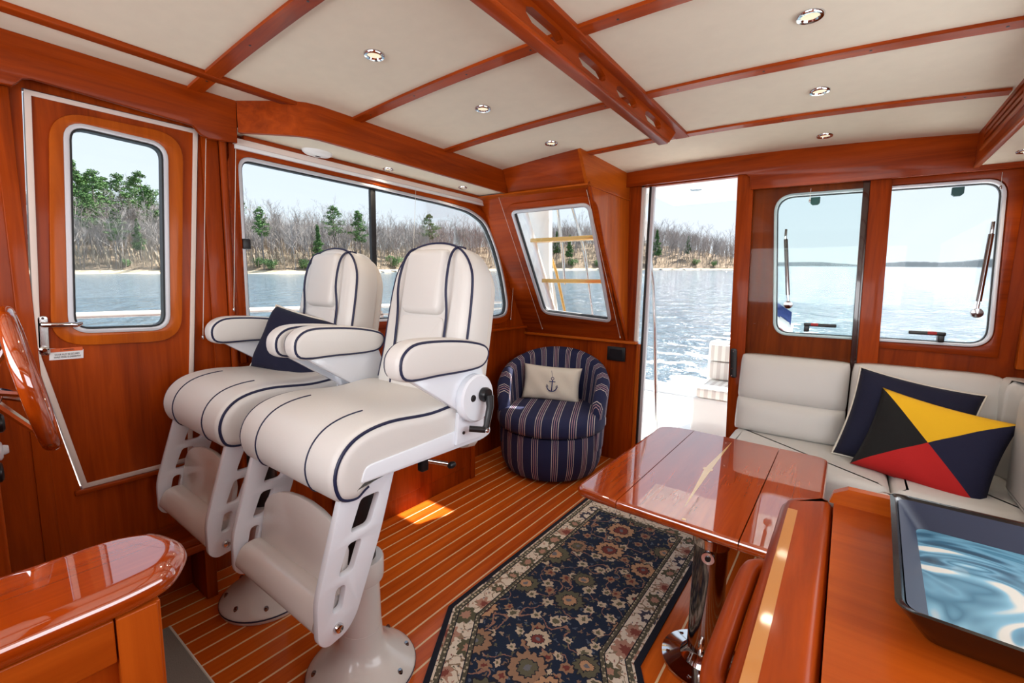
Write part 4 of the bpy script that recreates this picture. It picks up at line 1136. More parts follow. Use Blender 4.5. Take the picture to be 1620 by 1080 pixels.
# ================================================================== STRIPED BARREL CHAIR
def build_chair():
    t = thing('barrel_chair', 'navy striped swivel barrel chair in the corner under raked window', 'armchair', (-1.63, 2.70, 0), math.atan2(.40, .92))
    def ring(name, prof, uvk=.365, seg=64, a0=0, a1=2 * pi, closed=True, parent=None, sx=1.0, front=0.0):
        vs, fs, us = [], [], []
        n = len(prof)
        for k in range(seg + 1):
            a = a0 + (a1 - a0) * k / seg
            for r, z in prof:
                x, y = r * sin(a) * sx, -r * cos(a)
                vs.append((x, y, z)); us.append((a * uvk, z))
        for k in range(seg):
            for i in range(n - 1): fs.append((k * n + i, (k + 1) * n + i, (k + 1) * n + i + 1, k * n + i + 1))
        me = bpy.data.meshes.new(name); me.from_pydata(vs, [], fs)
        ul = me.uv_layers.new(name='UVMap')
        for lp in me.loops: ul.data[lp.index].uv = us[lp.vertex_index]
        smooth(me, 60); return link_mesh(name, me, parent or t, False, 'striped_fabric')
    MB().lathe([(.26, 0), (.28, .006), (.28, .022), (.24, .03)], seg=40).build('swivel_base', 'black_plastic', t)
    MB().lathe([(.300, .018), (.306, .022), (.300, .026)], seg=48, cap=False).build('hem_trim', 'white_piping', t)
    ring('skirt', [(.0, .02), (.315, .02), (.325, .03), (.352, .09), (.358, .13)])
    ring('base_body', [(.356, .128), (.361, .14), (.364, .25), (.360, .315), (.30, .33), (.0, .33)])
    # seat cushion: round with a flatter front lip, stripes running front to back
    vs, fs, us = [], [], []
    seg = 56
    prof = [(0, .325), (.33, .325), (.372, .335), (.385, .365), (.385, .405), (.370, .440), (.33, .456), (.20, .470), (.0, .474)]
    for k in range(seg):
        a = 2 * pi * k / seg
        for r, z in prof:
            fr = max(0, cos(a)) ; rr = r * (1 + .02 * fr)
            if cos(a) < .1: rr = min(rr, .30)
            x, y = rr * sin(a), -rr * cos(a) - .01
            vs.append((x, y, z)); us.append((x * 1.04 if z > .43 or r < .05 else a * .385 if a < pi else (a - 2 * pi) * .385, z))
    n = len(prof)
    for k in range(seg):
        for i in range(n - 1): fs.append((k * n + i, ((k + 1) % seg) * n + i, ((k + 1) % seg) * n + i + 1, k * n + i + 1))
    me = bpy.data.meshes.new('seat_cushion'); me.from_pydata(vs, [], fs); ul = me.uv_layers.new(name='UVMap')
    for lp in me.loops:
        v = me.vertices[lp.vertex_index].co
        ul.data[lp.index].uv = (v.x, v.z)
    smooth(me, 60); link_mesh('seat_cushion', me, t, False, 'striped_fabric')
    # wrap-around back and arms
    vs, fs, us = [], [], []
    a0 = radians(62); N = 60
    for k in range(N + 1):
        a = a0 + (2 * pi - 2 * a0) * k / N
        b = (1 - cos(a)) / 2                                   # 0 front .. 1 back
        e = min(k, N - k) / 6; e = min(1, e)
        top = .555 + .275 * max(0, (b - .28) / .72) ** 0.8
        th_ = .085 * (.55 + .45 * sqrt(max(0, 1 - (1 - e) ** 2)))
        lean_ = .03 * b
        ro = .372
        sec = [(ro - .004, .20), (ro + .002, .33), (ro + .01 + lean_, top - .05), (ro + lean_ - .004, top - .015), (ro - th_ * .5 + lean_, top), (ro - th_ + lean_ + .006, top - .02), (ro - th_ + lean_ * .8, top - .06), (ro - th_ - .004, .46), (ro - th_ - .005, .34)]
        for r, z in sec:
            zz = z if z < .4 or e >= 1 else z - (1 - e) ** 2 * .05
            vs.append((r * sin(a), -r * cos(a), zz)); us.append((a * .36, z))
    n = len(sec)
    for k in range(N):
        for i in range(n - 1): fs.append((k * n + i, (k + 1) * n + i, (k + 1) * n + i + 1, k * n + i + 1))
    fs.append(tuple(range(n))); fs.append(tuple(N * n + i for i in range(n - 1, -1, -1)))
    me = bpy.data.meshes.new('barrel_back'); me.from_pydata(vs, [], fs); ul = me.uv_layers.new(name='UVMap')
    for lp in me.loops: ul.data[lp.index].uv = us[lp.vertex_index]
    bm = bmesh.new(); bm.from_mesh(me); bmesh.ops.recalc_face_normals(bm, faces=bm.faces); bm.to_mesh(me); bm.free()
    smooth(me, 60); link_mesh('barrel_back', me, t, False, 'striped_fabric')
    return t
chair = build_chair()
rzc = math.atan2(.40, .92)
pl = pillow('lumbar_pillow', 'cream canvas pillow with navy anchor on striped chair', .43, .26, .11, 'canvas', (-1.70, 2.80, .585), (radians(-14), radians(2), rzc), None)
# anchor embroidered on the front of the pillow
def pil_y(x, z, w=.43, h=.26, t=.11):
    a, b = x / (w / 2), z / (h / 2)
    return -(t / 2 * ((1 - a ** 4) * (1 - b ** 4)) ** .5) - .004
an = MB()
def stroke(pts, wd, closed=False):
    q = [Vector((x, pil_y(x, z), z)) for x, z in pts]
    an.tube(q, wd, 6, closed=closed, flat=1.0)
ox, oz = .012, -.015
stroke([(ox + .010 * cos(a), oz + .048 + .010 * sin(a)) for a in np.linspace(0, 2 * pi, 14, endpoint=False)], .0022, True)
stroke([(ox, oz + .038), (ox, oz - .042)], .0036)
stroke([(ox - .022, oz + .026), (ox + .022, oz + .026)], .003)
stroke([(ox + .036 * sin(a), oz - .008 - .036 * cos(a)) for a in np.linspace(-1.45, 1.45, 14)], .0036)
for s in (-1, 1):
    stroke([(ox + s * .028, oz - .012), (ox + s * .037, oz + .002), (ox + s * .042, oz - .014)], .0028)
stroke([(ox - .002, oz + .058), (ox - .008, oz + .085), (ox - .013, oz + .105)], .0012)
an.build('anchor_emblem', 'blue_thread', pl)

# ================================================================== RUG
rug = thing('runner_rug', 'navy oriental runner rug with cream floral border bending along the aisle', 'rug', (-0.82, 1.5, 0.0))
bd = radians(31); d_ = Vector((sin(bd), -cos(bd)))
xl, xr = -1.185, -0.462
bl, br_ = Vector((xl, 1.205)), Vector((xr, 1.405))
pts = [Vector((xl, 2.44)), bl, bl + d_ * .55, br_ + d_ * .55, br_, Vector((xr, 2.44))]
rings = [0, .022, .030, .048, .052, .118, .122, .136, .140]
mats = ['rug_edge', 'rug_border', 'rug_guard', 'rug_edge', 'rug_border', 'rug_edge', 'rug_guard', 'rug_edge', 'rug_field']
loops = [[(p.x, p.y) for p in pts]] + [offset2([(p.x, p.y) for p in pts], -r) for r in rings[1:]]
vs, fs, mi = [], [], []
for i, lp in enumerate(loops):
    for x, y in lp: vs.append((x - rug.location.x, y - rug.location.y, .009 if i else .008))
n6 = 6
for i in range(len(loops) - 1):
    for k in range(n6): fs.append((i * n6 + k, i * n6 + (k + 1) % n6, (i + 1) * n6 + (k + 1) % n6, (i + 1) * n6 + k)); mi.append(i)
L6 = (len(loops) - 1) * n6
fs += [(L6, L6 + 1, L6 + 4, L6 + 5), (L6 + 1, L6 + 2, L6 + 3, L6 + 4)]; mi += [len(mats) - 1] * 2
b0 = len(vs)
for x, y in loops[0]: vs.append((x - rug.location.x, y - rug.location.y, .0005))
for k in range(n6): fs.append((k, (k + 1) % n6, b0 + (k + 1) % n6, b0 + k)); mi.append(0)
uniq = list(dict.fromkeys(mats))
me = bpy.data.meshes.new('rug_pile'); me.from_pydata(vs, [], fs)
for m in uniq: me.materials.append(MATS[m])
for pgn, i in zip(me.polygons, mi): pgn.material_index = uniq.index(mats[i])
bm = bmesh.new(); bm.from_mesh(me); bmesh.ops.recalc_face_normals(bm, faces=bm.faces); bm.to_mesh(me); bm.free()
o = bpy.data.objects.new('rug_pile', me); COL.objects.link(o); o.parent = rug

# ================================================================== DINETTE TABLE
ZT = 0.54
tb = thing('dinette_table', 'glossy varnished cherry drop-leaf table on chrome pedestal', 'table', (-.40, 1.95, 0))
def tp(px, py): return P(px, py, z=ZT)
xa = tp(911, 768).x; xs1 = (tp(978.7, 791.5).x + tp(1100, 677.6).x) / 2; xs2 = (tp(1172, 859).x + tp(1232, 706).x) / 2; xb = tp(1311, 730).x
yn, yf = 1.455, 2.475
def leaf(name, x0, x1, ys, seam0, seam1, rr):
    """ys: near-left, near-right, far-right, far-left y; seam sides stay crisp, free edges are rounded"""
    mb = MB(); vs = []; fs = []; rings = [(ZT - .034, .010), (ZT - .028, .003), (ZT - .018, 0), (ZT - .010, .001), (ZT - .003, .005), (ZT - .0004, .011), (ZT, .015), (ZT, .018)]
    for z, ins in rings:
        a = x0 + (min(ins, .0012) if seam0 else ins); b = x1 - (min(ins, .0012) if seam1 else ins)
        q = [Vector((a, ys[0] + ins, z)), Vector((b, ys[1] + ins, z)), Vector((b, ys[2] - ins, z)), Vector((a, ys[3] - ins, z))]
        lp = round_poly(q, rr, 6); n = len(lp); vs += lp
    for i in range(len(rings) - 1):
        for k in range(n): fs.append((i * n + k, i * n + (k + 1) % n, (i + 1) * n + (k + 1) % n, (i + 1) * n + k))
    fs += [tuple(range(n - 1, -1, -1)), tuple((len(rings) - 1) * n + k for k in range(n))]
    mb.add(vs, fs).build(name, 'cherry_gloss_y', tb, True, ang=35)
g = .0006
leaf('port_leaf', xa, xs1 - g, (yn + .01, yn, yf + .02, yf), False, True, [.045, 0, 0, .06])
leaf('centre_top', xs1 + g, xs2 - g, (yn, yn - .01, yf, yf + .02), True, True, [0, 0, 0, 0])
leaf('starboard_leaf', xs2 + g, xb, (yn - .01, yn - .01, yf - .01, yf), True, False, [0, .045, .05, 0])
# inlaid compass needle
c0 = tp(1120, 742); tipA, tipB = tp(1158, 699), tp(1082, 803)
ax = (tipA - tipB).normalized(); nr = Vector((-ax.y, ax.x, 0))
MB().prism([tipA + Vector((0, 0, .0002)), c0 + nr * .013 + Vector((0, 0, .0002)), tipB + Vector((0, 0, .0002)), c0 - nr * .013 + Vector((0, 0, .0002))], (0, 0, .0004)).build('compass_needle_inlay', 'inlay_pale', tb, True, sm=False)
MB().lathe([(.001, .0008), (.020, .0008), (.020, .0)], (c0.x, c0.y, ZT), seg=32).build('compass_disc_inlay', 'inlay_pale', tb, True)
q = tp(1082, 821)
MB().lathe([(.001, .0012), (.006, .001), (.007, 0)], (q.x, q.y, ZT), seg=14).build('leaf_catch', 'inlay_pale', tb, True)
# pedestal
px_, py_ = -.298, 1.565
ped = MB().lathe([(.055, .03), (.054, .455)], (px_, py_, 0), seg=36).build('pedestal_tube', 'dark_chrome', tb, True)
fl = MB().lathe([(.135, 0), (.138, .004), (.136, .010), (.11, .016), (.075, .024), (.060, .045), (.055, .06)], (px_, py_, 0), seg=48).build('floor_flange', 'chrome', tb, True)
for k in range(6):
    a = k * pi / 3 + .4
    MB().lathe([(.001, .006), (.006, .005), (.008, .001)], (px_ + .115 * cos(a), py_ + .115 * sin(a), .013), seg=14).build('flange_screw', 'chrome', fl, True)
MB().lathe([(.055, .44), (.060, .445), (.060, .475), (.050, .480), (.048, .506)], (px_, py_, 0), seg=36).build('collar', 'chrome', tb, True)
dv = Vector((EYE.x - px_, EYE.y - py_, 0)).normalized(); dv = (dv + Vector((-.1, -.2, 0))).normalized()
kn = Vector((px_, py_, 0)) + dv * .052
MB().tube([kn + Vector((0, 0, .42)), kn + dv * .014 + Vector((0, 0, .42))], .020, 20).build('lock_boss', 'chrome', tb, True)
MB().tube([kn + dv * .012 + Vector((0, 0, .42)), kn + dv * .018 + Vector((0, 0, .42))], .009, 16).build('lock_hole', 'black_plastic', tb, True)
MB().tube([kn + Vector((0, 0, .06)), kn + dv * .010 + Vector((0, 0, .075)), kn + dv * .010 + Vector((0, 0, .115)), kn + Vector((0, 0, .13))], [.008, .011, .011, .006], 12).build('release_latch', 'chrome', tb, True)
MB().box((xs1 - .02, yn + .12, ZT - .06), (xs2 + .02, yf - .12, ZT - .034), .004).build('apron', 'cherry_x', tb, True)

# ================================================================== SOFA
sf = thing('sofa', 'cream leather corner sofa behind the table against aft bulkhead', 'sofa', (0.2, 2.7, 0))
ZS = .475
MB().box((-.47, 2.45, 0), (XR - .002, YA - .002, .33), .004).build('plinth', 'cherry_x', sf, True)
MB().box((.18, 1.12, 0), (XR - .002, 2.45, .33), .004).build('plinth', 'cherry_y', sf, True)
def cushion(name, a, b, r, parent=sf, mat='sofa_leather'):
    x0, x1 = sorted((a[0], b[0])); y0, y1 = sorted((a[1], b[1])); z0, z1 = a[2], b[2]
    pr = [(p.x, p.y) for p in round_poly([Vector((x0, y0, 0)), Vector((x1, y0, 0)), Vector((x1, y1, 0)), Vector((x0, y1, 0))], r * 1.2, 5)]
    st = [(z0 + (z1 - z0) * 0, r * .6), (z0 + r * .3, r * .15), (z0 + r * .7, 0), (z1 - r * .9, 0), (z1 - r * .45, r * .14), (z1 - r * .12, r * .5), (z1, r * 1.3)]
    return loft(pr, st, 'z').build(name, mat, parent, True, ang=180)
cushion('seat_cushion', (-.48, 2.41, .325), (.22, 2.97, ZS), .04)
cushion('seat_cushion', (.225, 2.41, .325), (XR - .01, 2.97, ZS), .04)
cushion('seat_cushion', (.16, 1.75, .325), (XR - .01, 2.40, ZS), .04)
cushion('seat_cushion', (.16, 1.11, .325), (XR - .01, 1.74, ZS), .04)
def back_cushion(name, x0, x1, ztop, seamz=None, rr=.05):
    """back cushion in the xz outline, front face leaning aft"""
    po = [(p.x, p.y) for p in round_poly([Vector((x0, ZS - .005, 0)), Vector((x1, ZS - .005, 0)), Vector((x1, ztop, 0)), Vector((x0, ztop, 0))], [.055, .055, max(rr, .055), max(rr, .055)], 6)]
    st = [(0, .045), (.008, .022), (.022, .007), (.045, 0), (.10, 0), (.125, .012)]
    mb = loft(po, st, 'y')
    mb.v = [(x, 2.885 + y * (1 if z < 1.2 else 1) + (z - ZS) * .17 - (.0), z) for x, y, z in mb.v]
    return mb.build(name, 'sofa_leather', sf, True, ang=180)
zt_ = .915
def bulge(name, x0, x1, z0, z1, D, parent, n=18):
    """soft back cushion: puffed front face on a leaning back, flat rear"""
    cx, cz, hw, hh = (x0 + x1) / 2, (z0 + z1) / 2, (x1 - x0) / 2, (z1 - z0) / 2
    vs, fs = [], []
    pos = [-1, -.97, -.9, -.78, -.6, -.4, -.2, 0, .2, .4, .6, .78, .9, .97, 1]
    m = len(pos)
    for layer in (0, 1):
        for v in pos:
            for u in pos:
                a = u * (1 - .035 * v ** 8 * (hh / hw) ** .5); b = v * (1 - .05 * u ** 8)
                x, z = cx + hw * a, cz + hh * b
                dep = D * ((1 - abs(u) ** 5) ** .5) * ((1 - abs(v) ** 4) ** .5)
                y = 2.935 - dep if layer == 0 else 3.0
                vs.append((x, y + (z - ZS) * .17, z))
    for l_ in (0, 1):
        for j in range(m - 1):
            for i in range(m - 1):
                q = [l_ * m * m + j * m + i, l_ * m * m + j * m + i + 1, l_ * m * m + (j + 1) * m + i + 1, l_ * m * m + (j + 1) * m + i]
                fs.append(tuple(q))
    rim = [i for i in range(m)] + [j * m + m - 1 for j in range(1, m)] + [(m - 1) * m + i for i in range(m - 2, -1, -1)] + [j * m for j in range(m - 2, 0, -1)]
    for k in range(len(rim)):
        a, b = rim[k], rim[(k + 1) % len(rim)]; fs.append((a, b, b + m * m, a + m * m))
    return MB().add(vs, fs).build(name, 'sofa_leather', parent, True, ang=180)
b1 = bulge('back_cushion', -.485, .045, .650, zt_, .055, sf)
bulge('lumbar_roll', -.485, .045, ZS - .006, .668, .068, b1)
b2 = bulge('back_cushion', .052, .62, ZS - .006, zt_ + .005, .055, sf)
# rounded corner back and the back along the starboard side
cp = catmull([Vector((.60, 2.93, 0)), Vector((.615, 2.905, 0)), Vector((.635, 2.84, 0)), Vector((.64, 2.70, 0)), Vector((XR - .006, 2.70, 0)), Vector((XR - .006, 3.06, 0)), Vector((.60, 3.06, 0))], 4)
loft([(min(p.x, XR - .006), p.y) for p in cp], [(ZS - .005, .012), (ZS + .02, 0), (zt_ - .06, 0), (zt_ - .02, .008), (zt_, .03)], 'z').build('corner_back', 'sofa_leather', sf, True, ang=180)
for y0, y1 in ((1.92, 2.69), (1.12, 1.91)):
    po = [(p.x, p.y) for p in round_poly([Vector((y0, ZS - .005, 0)), Vector((y1, ZS - .005, 0)), Vector((y1, zt_, 0)), Vector((y0, zt_, 0))], [.045, .045, .06, .06], 6)]
    mb = loft(po, [(XR - .006, .012), (XR - .03, 0), (XR - .09, 0), (XR - .115, .010), (XR - .128, .04)], 'x')
    mb.build('back_cushion', 'sofa_leather', sf, True, ang=180)
for zz in (.60, .70, .80):
    pass
pillow('throw_pillow', 'navy pillow with cream piping at the back of sofa', .46, .46, .15, 'navy_cloth', (.27, 2.80, .665), (radians(-17), radians(9), radians(-4)), 'white_piping')
pillow('flag_pillow', 'yellow, black, red and navy signal-flag pillow on sofa', .46, .40, .16, 'flag_cloth', (.345, 2.66, .625), (radians(-24), radians(9), radians(-14)), None)

# ================================================================== GALLEY COUNTER WITH TRAY (front right)
ZK = .93
gc = thing('galley_counter', 'cherry galley counter with inlaid edge and fiddle rail in right foreground', 'counter', (.3, .4, 0))
cx0, cy1 = -.064, .955
MB().box((-.03, -.55, 0), (XR - .002, .90, ZK - .05), .004).build('cabinet_body', 'cherry_z', gc, True)
po = [(p.x, p.y) for p in round_poly([Vector((.012, -.60, 0)), Vector((XR - .002, -.60, 0)), Vector((XR - .002, cy1, 0)), Vector((.012, cy1, 0))], [.0, .0, .0, .0], 4)]
loft(po, [(ZK - .035, 0), (ZK, 0)], 'z').build('worktop', 'cherry_counter_x', gc, True, ang=30)
# edge plank with rounded end and inlay
ep = [(p.x, p.y) for p in round_poly([Vector((cx0, -.60, 0)), Vector((.012, -.60, 0)), Vector((.012, cy1 + .005, 0)), Vector((cx0, cy1 - .03, 0))], [.0, .0, .02, .05], 6)]
loft(ep, [(ZK - .045, .014), (ZK - .034, .004), (ZK - .02, 0), (ZK - .008, .002), (ZK + .002, .010), (ZK + .004, .016), (ZK + .004, .019)], 'z').build('edge_plank', 'cherry_y', gc, True, ang=35)
i0, i1 = P(1253, 805, z=ZK + .004), P(1203, 1010, z=ZK + .004)
MB().box((-.050, -.55, ZK + .0036), (-.036, i0.y, ZK + .0046)).build('inlay_strip', 'inlay_maple', gc, True, sm=False)
f0, f1 = P(1322, 792, z=ZK + .03), P(1415, 812, z=ZK + .03)
fr_ = [Vector((.005, cy1 - .012, ZK)), Vector((XR - .002, cy1 - .012, ZK)), Vector((XR - .002, cy1 - .012, ZK + .03)), Vector((.03, cy1 - .012, ZK + .03)), Vector((.01, cy1 - .012, ZK + .018))]
MB().prism(fr_, (0, .018, 0)).build('fiddle_rail', 'cherry_light_x', gc, True, sm=False)
# hand rail along the outer edge
hr = catmull([Vector((-.055, .695, 0)), Vector((-.068, .69, 0)), Vector((-.076, .67, 0)), Vector((-.078, .60, 0)), Vector((-.078, .52, 0)), Vector((-.077, .465, 0)), Vector((-.070, .44, 0)), Vector((-.055, .435, 0))], 6, False)
MB().tube([(p.x, p.y, ZK - .022) for p in hr], .0125, 14).build('hand_rail', 'cherry_y', gc, True)

ty0, ty1, tx0 = .578, .930, .078
tr = thing('serving_tray', 'black lacquer tray with blue marbled bottom on the galley counter', 'tray', (.33, .72, ZK))
def tray_ring(z, ins, dx=0): return [(p.x, p.y, z) for p in round_poly([Vector((tx0 + ins, ty0 + ins, 0)), Vector((tx0 + .50 - ins, ty0 + ins, 0)), Vector((tx0 + .50 - ins, ty1 - ins, 0)), Vector((tx0 + ins, ty1 - ins, 0))], .018, 5)]
rg = [tray_ring(ZK + .0005, .032), tray_ring(ZK + .004, .026), tray_ring(ZK + .041, .002), tray_ring(ZK + .044, .0), tray_ring(ZK + .044, .006), tray_ring(ZK + .041, .009), tray_ring(ZK + .008, .032)]
mb = MB(); n = len(rg[0]); vs = [v for r_ in rg for v in r_]; fs = []
for i in range(len(rg) - 1):
    for k in range(n): fs.append((i * n + k, i * n + (k + 1) % n, (i + 1) * n + (k + 1) % n, (i + 1) * n + k))
fs += [tuple(range(n)), tuple((len(rg) - 1) * n + k for k in range(n))]
mb.add(vs, fs).build('tray_body', 'lacquer_black', tr, True, ang=40)
ib = tray_ring(ZK + .0086, .0335)
MB().prism([Vector(v) for v in ib], (0, 0, .0006)).build('marbled_bottom', 'marbled_art', tr, True, sm=False)
ia, ic = tray_ring(ZK + .0094, .0335), tray_ring(ZK + .0408, .0102)
m = len(ia)
MB().add(ia + ic, [(k, (k + 1) % m, m + (k + 1) % m, m + k) for k in range(m)]).build('inner_wall', 'lacquer_navy', tr, True)
tr.rotation_euler = (0, 0, radians(-2.5)); tr.location.x -= .004

# ================================================================== HELM STATION AND FOREGROUND (left)
hc = thing('helm_console', 'cherry helm console with black controls at the left edge', 'console', (-1.5, -.2, 0))
MB().box((-1.95, -.75, 0), (-1.06, .035, 1.05), .006).build('console_body', 'cherry_z', hc, True)
MB().box((-1.94, .03, .55), (-1.58, .10, .93), .006).build('control_pod', 'cherry_z', hc, True)
def knob(px, py, r, l, mat, name='control_knob'):
    p = P(px, py, y=.10)
    MB().lathe([(r * .9, -.005), (r, 0), (r, l * .7), (r * .8, l), (.001, l)], (p.x, .10, p.z), 'y', 24).build(name, mat, hc, True)
whl = thing('steering_wheel', 'varnished wooden steering wheel with chrome spokes at left edge', 'steering wheel', (-1.5, .16, 1.06))
tw = math.atan2(.135, .2)
wc = P(46, 600, x=-1.5)
wn_ = Vector((0.06, wc.y, 1.3 - wc.z)); wn_ = Vector((.13, cos(tw), sin(tw))).normalized()
# the wheel's plane passes close to the viewer: find the tilt from the rim ends
ra_, rb_ = P(12, 497, x=-1.5), P(86, 700, x=-1.5); e1 = (ra_ - rb_).normalized()
toeye = (EYE - wc).normalized()
nv = e1.cross(toeye).normalized()
if nv.y < 0: nv = -nv
nv = (nv + toeye * .035).normalized()
e1 = (e1 - nv * e1.dot(nv)).normalized(); e2 = nv.cross(e1)
RW = (ra_ - rb_).length / 2
MB().tube([wc + (e1 * cos(a) + e2 * sin(a)) * RW for a in np.linspace(0, 2 * pi, 48, endpoint=False)], .0165, 14, closed=True).build('rim', 'cherry_gloss_z', whl, True)
whl_hub = wc - nv * .065
for k in range(5):
    a = 2 * pi * k / 5 + .35
    MB().tube([whl_hub + (e1 * cos(a) + e2 * sin(a)) * .03, wc + (e1 * cos(a) + e2 * sin(a)) * (RW - .008)], [.010, .007], 8).build('spoke', 'chrome', whl, True)
MB().tube([whl_hub - nv * .02, whl_hub - nv * .012, whl_hub + nv * .012, whl_hub + nv * .018], [.032, .040, .040, .024], 28).build('hub', 'chrome', whl, True)
MB().tube([whl_hub - nv * .10, whl_hub - nv * .015], .011, 14).build('shaft', 'chrome', whl, True)
MB().tube([whl_hub - nv * .14, whl_hub - nv * .09, whl_hub - nv * .075], [.040, .040, .03], 24).build('shaft_housing', 'black_plastic', whl, True)
knob(-8, 670, .022, .014, 'black_plastic'); knob(-8, 714, .024, .012, 'white_enamel', 'switch_button'); knob(-8, 714, .012, .022, 'white_enamel', 'switch_button'); knob(-8, 748, .026, .014, 'black_plastic'); knob(-8, 790, .024, .010, 'black_plastic')

# half bulkhead with a varnished rounded cap in the left foreground
hbk = thing('half_bulkhead', 'cherry half bulkhead with rounded varnished cap in left foreground', 'cabinet', (-.80, -.2, 0))
ZB = .90
bx0, bx1 = -.895, -.715
cap = [(bx0, -.75), (bx1 + .0, -.75), (bx1, .14), (bx1 - .01, .19), (bx1 - .05, .222), (bx0 + .09, .232), (bx0 + .03, .215), (bx0, .17)]
cp = [(p.x, p.y) for p in round_poly([Vector((*q, 0)) for q in cap], [0, 0, .03, .02, .03, .03, .02, .03], 5)]
loft(cp, [(ZB - .042, .016), (ZB - .034, .005), (ZB - .022, 0), (ZB - .012, .003), (ZB - .004, .010), (ZB - .0005, .020), (ZB, .025), (ZB, .03)], 'z').build('cap_rail', 'cherry_gloss_y', hbk, True, ang=45)
MB().box((bx0 + .03, -.74, 0), (bx1 - .022, .17, ZB - .04), .002).build('core_panel', 'cherry_z', hbk, True)
MB().box((bx1 - .024, .128, 0), (bx1 - .008, .172, ZB - .04), .002).build('stile', 'cherry_counter_z', hbk, True)
MB().box((bx1 - .024, -.74, ZB - .10), (bx1 - .010, .126, ZB - .04), .002).build('top_rail', 'cherry_counter_y', hbk, True)
MB().box((bx0 + .028, .168, 0), (bx1 - .012, .176, ZB - .04), .002).build('end_board', 'cherry_counter_z', hbk, True)

# wooden step below the side door
st_ = thing('boarding_step', 'dark cherry boarding step against wall below side door', 'step', (-2.06, .36, 0))
MB().box((XL + .001, -.2, .265), (-1.965, .70, .295), .006).build('tread', 'cherry_y', st_, True)
MB().box((-1.985, -.2, .235), (-1.957, .705, .266), .004).build('nosing', 'cherry_y', st_, True)
for yy in (-.15, .655):
    MB().box((XL + .01, yy - .02, 0), (-1.99, yy + .02, .265), .003).build('leg_panel', 'cherry_z', st_, True)
mt = thing('helm_mat', 'grey woven mat on floor in front of the helm chairs', 'mat', (-1.4, .2, 0))
MB().box((-1.93, .105, .0006), (-.92, .485, .011), .004).build('mat_pile', 'grey_carpet', mt, True)
MB().tube([(-1.93, .487, .006), (-.92, .487, .006)], .005, 6).build('binding', 'white_piping', mt, True)

# storage settee along the port wall behind the helm seats
cb = thing('side_locker', 'low cherry locker along port wall under the long window', 'cabinet', (-2.04, 1.7, 0))
MB().box((XL + .002, 1.30, 0), (-1.935, 2.21, .80), .003).build('body', 'cherry_z', cb, True)
MB().box((XL + .002, 1.295, .80), (-1.92, 2.222, .822), .004).build('top_board', 'cherry_y', cb, True)
MB().box((-1.94, 2.17, 0), (-1.925, 2.212, .80), .002).build('edge_stile', 'cherry_z', cb, True)
MB().box((-1.938, 1.34, .10), (-1.928, 2.12, .74), .003).build('door_panel', 'cherry_z', cb, True)

# ================================================================== OUTSIDE: THE BOAT'S OWN DECK
dk = thing('cockpit_deck', 'white cockpit sole and coaming beyond the companionway', 'deck', (-1.0, 4.6, -.1), kind='structure')
MB().box((-2.55, YA + .06, -.16), (1.2, 6.1, -.10), .004).build('sole', 'white_gelcoat', dk, True)
MB().box((-2.7, YA + .1, -.5), (-2.45, 6.2, .02), .03).build('coaming', 'white_gelcoat', dk, True)
MB().box((-2.7, 6.0, -.5), (1.3, 6.25, .0), .03).build('transom', 'white_gelcoat', dk, True)
MB().box((1.1, YA + .1, -.5), (1.35, 6.2, .45), .03).build('coaming', 'white_gelcoat', dk, True)
ov = thing('cockpit_overhang', 'white hardtop overhang above the cockpit', 'overhang', (-.8, 4.3, 2.25), kind='structure')
MB().box((-1.22, YA + .05, 2.25), (.9, 5.5, 2.33), .02).build('hardtop', 'white_gelcoat', ov, True)
for xa_, xb_, ya_, yb_ in ((-1.75, -1.22, YA + .05, 3.38), (-1.75, -1.45, 3.38, 3.66), (-1.75, -1.22, 3.66, 3.88), (-1.32, -1.22, 3.88, 4.10), (-1.75, -1.22, 4.10, 5.5)):
    MB().box((xa_, ya_, 2.25), (xb_, yb_, 2.33), .004).build('hardtop', 'white_gelcoat', ov, True)  # roof pieces added around gaps shaped to land sun patches in the cabin
p = P(1101, 300, z=2.249)
MB().lathe([(.03, -.004), (.05, -.005), (.055, 0)], (p.x, p.y, 2.25), seg=24).build('deck_light', 'stainless', ov, True)
MB().box((XL - .05, YF, 2.125), (XR + .34, YA + .06, 2.18), .01).build('cabin_roof', 'white_gelcoat', ov, True)  # unseen eave carried past the starboard wall to block sun at its window
# rear-facing cockpit seat
a, b = P(1106, 549, y=4.5), P(1148, 552, y=4.5)
cs_ = thing('cockpit_seat', 'white vinyl cockpit seat with striped cushions on aft deck', 'seat', (-.95, 4.55, -.10))
x0 = P(1104, 560, y=4.45).x
MB().box((x0 - .03, 4.45, -.10), (x0 + .62, 5.1, .26), .03).build('seat_base', 'white_gelcoat', cs_, True)
MB().box((x0, 4.46, .26), (x0 + .59, 4.98, .36), .03).build('seat_cushion', 'cockpit_vinyl', cs_, True)
MB().box((x0 - .03, 4.98, .20), (x0 + .62, 5.14, .76), .03).build('seat_back', 'white_gelcoat', cs_, True)
MB().box((x0, 4.93, .37), (x0 + .59, 4.99, .55), .02).build('back_cushion', 'cockpit_vinyl', cs_, True)
MB().box((x0, 4.93, .56), (x0 + .59, 4.99, .73), .02).build('back_cushion', 'cockpit_vinyl', cs_, True)
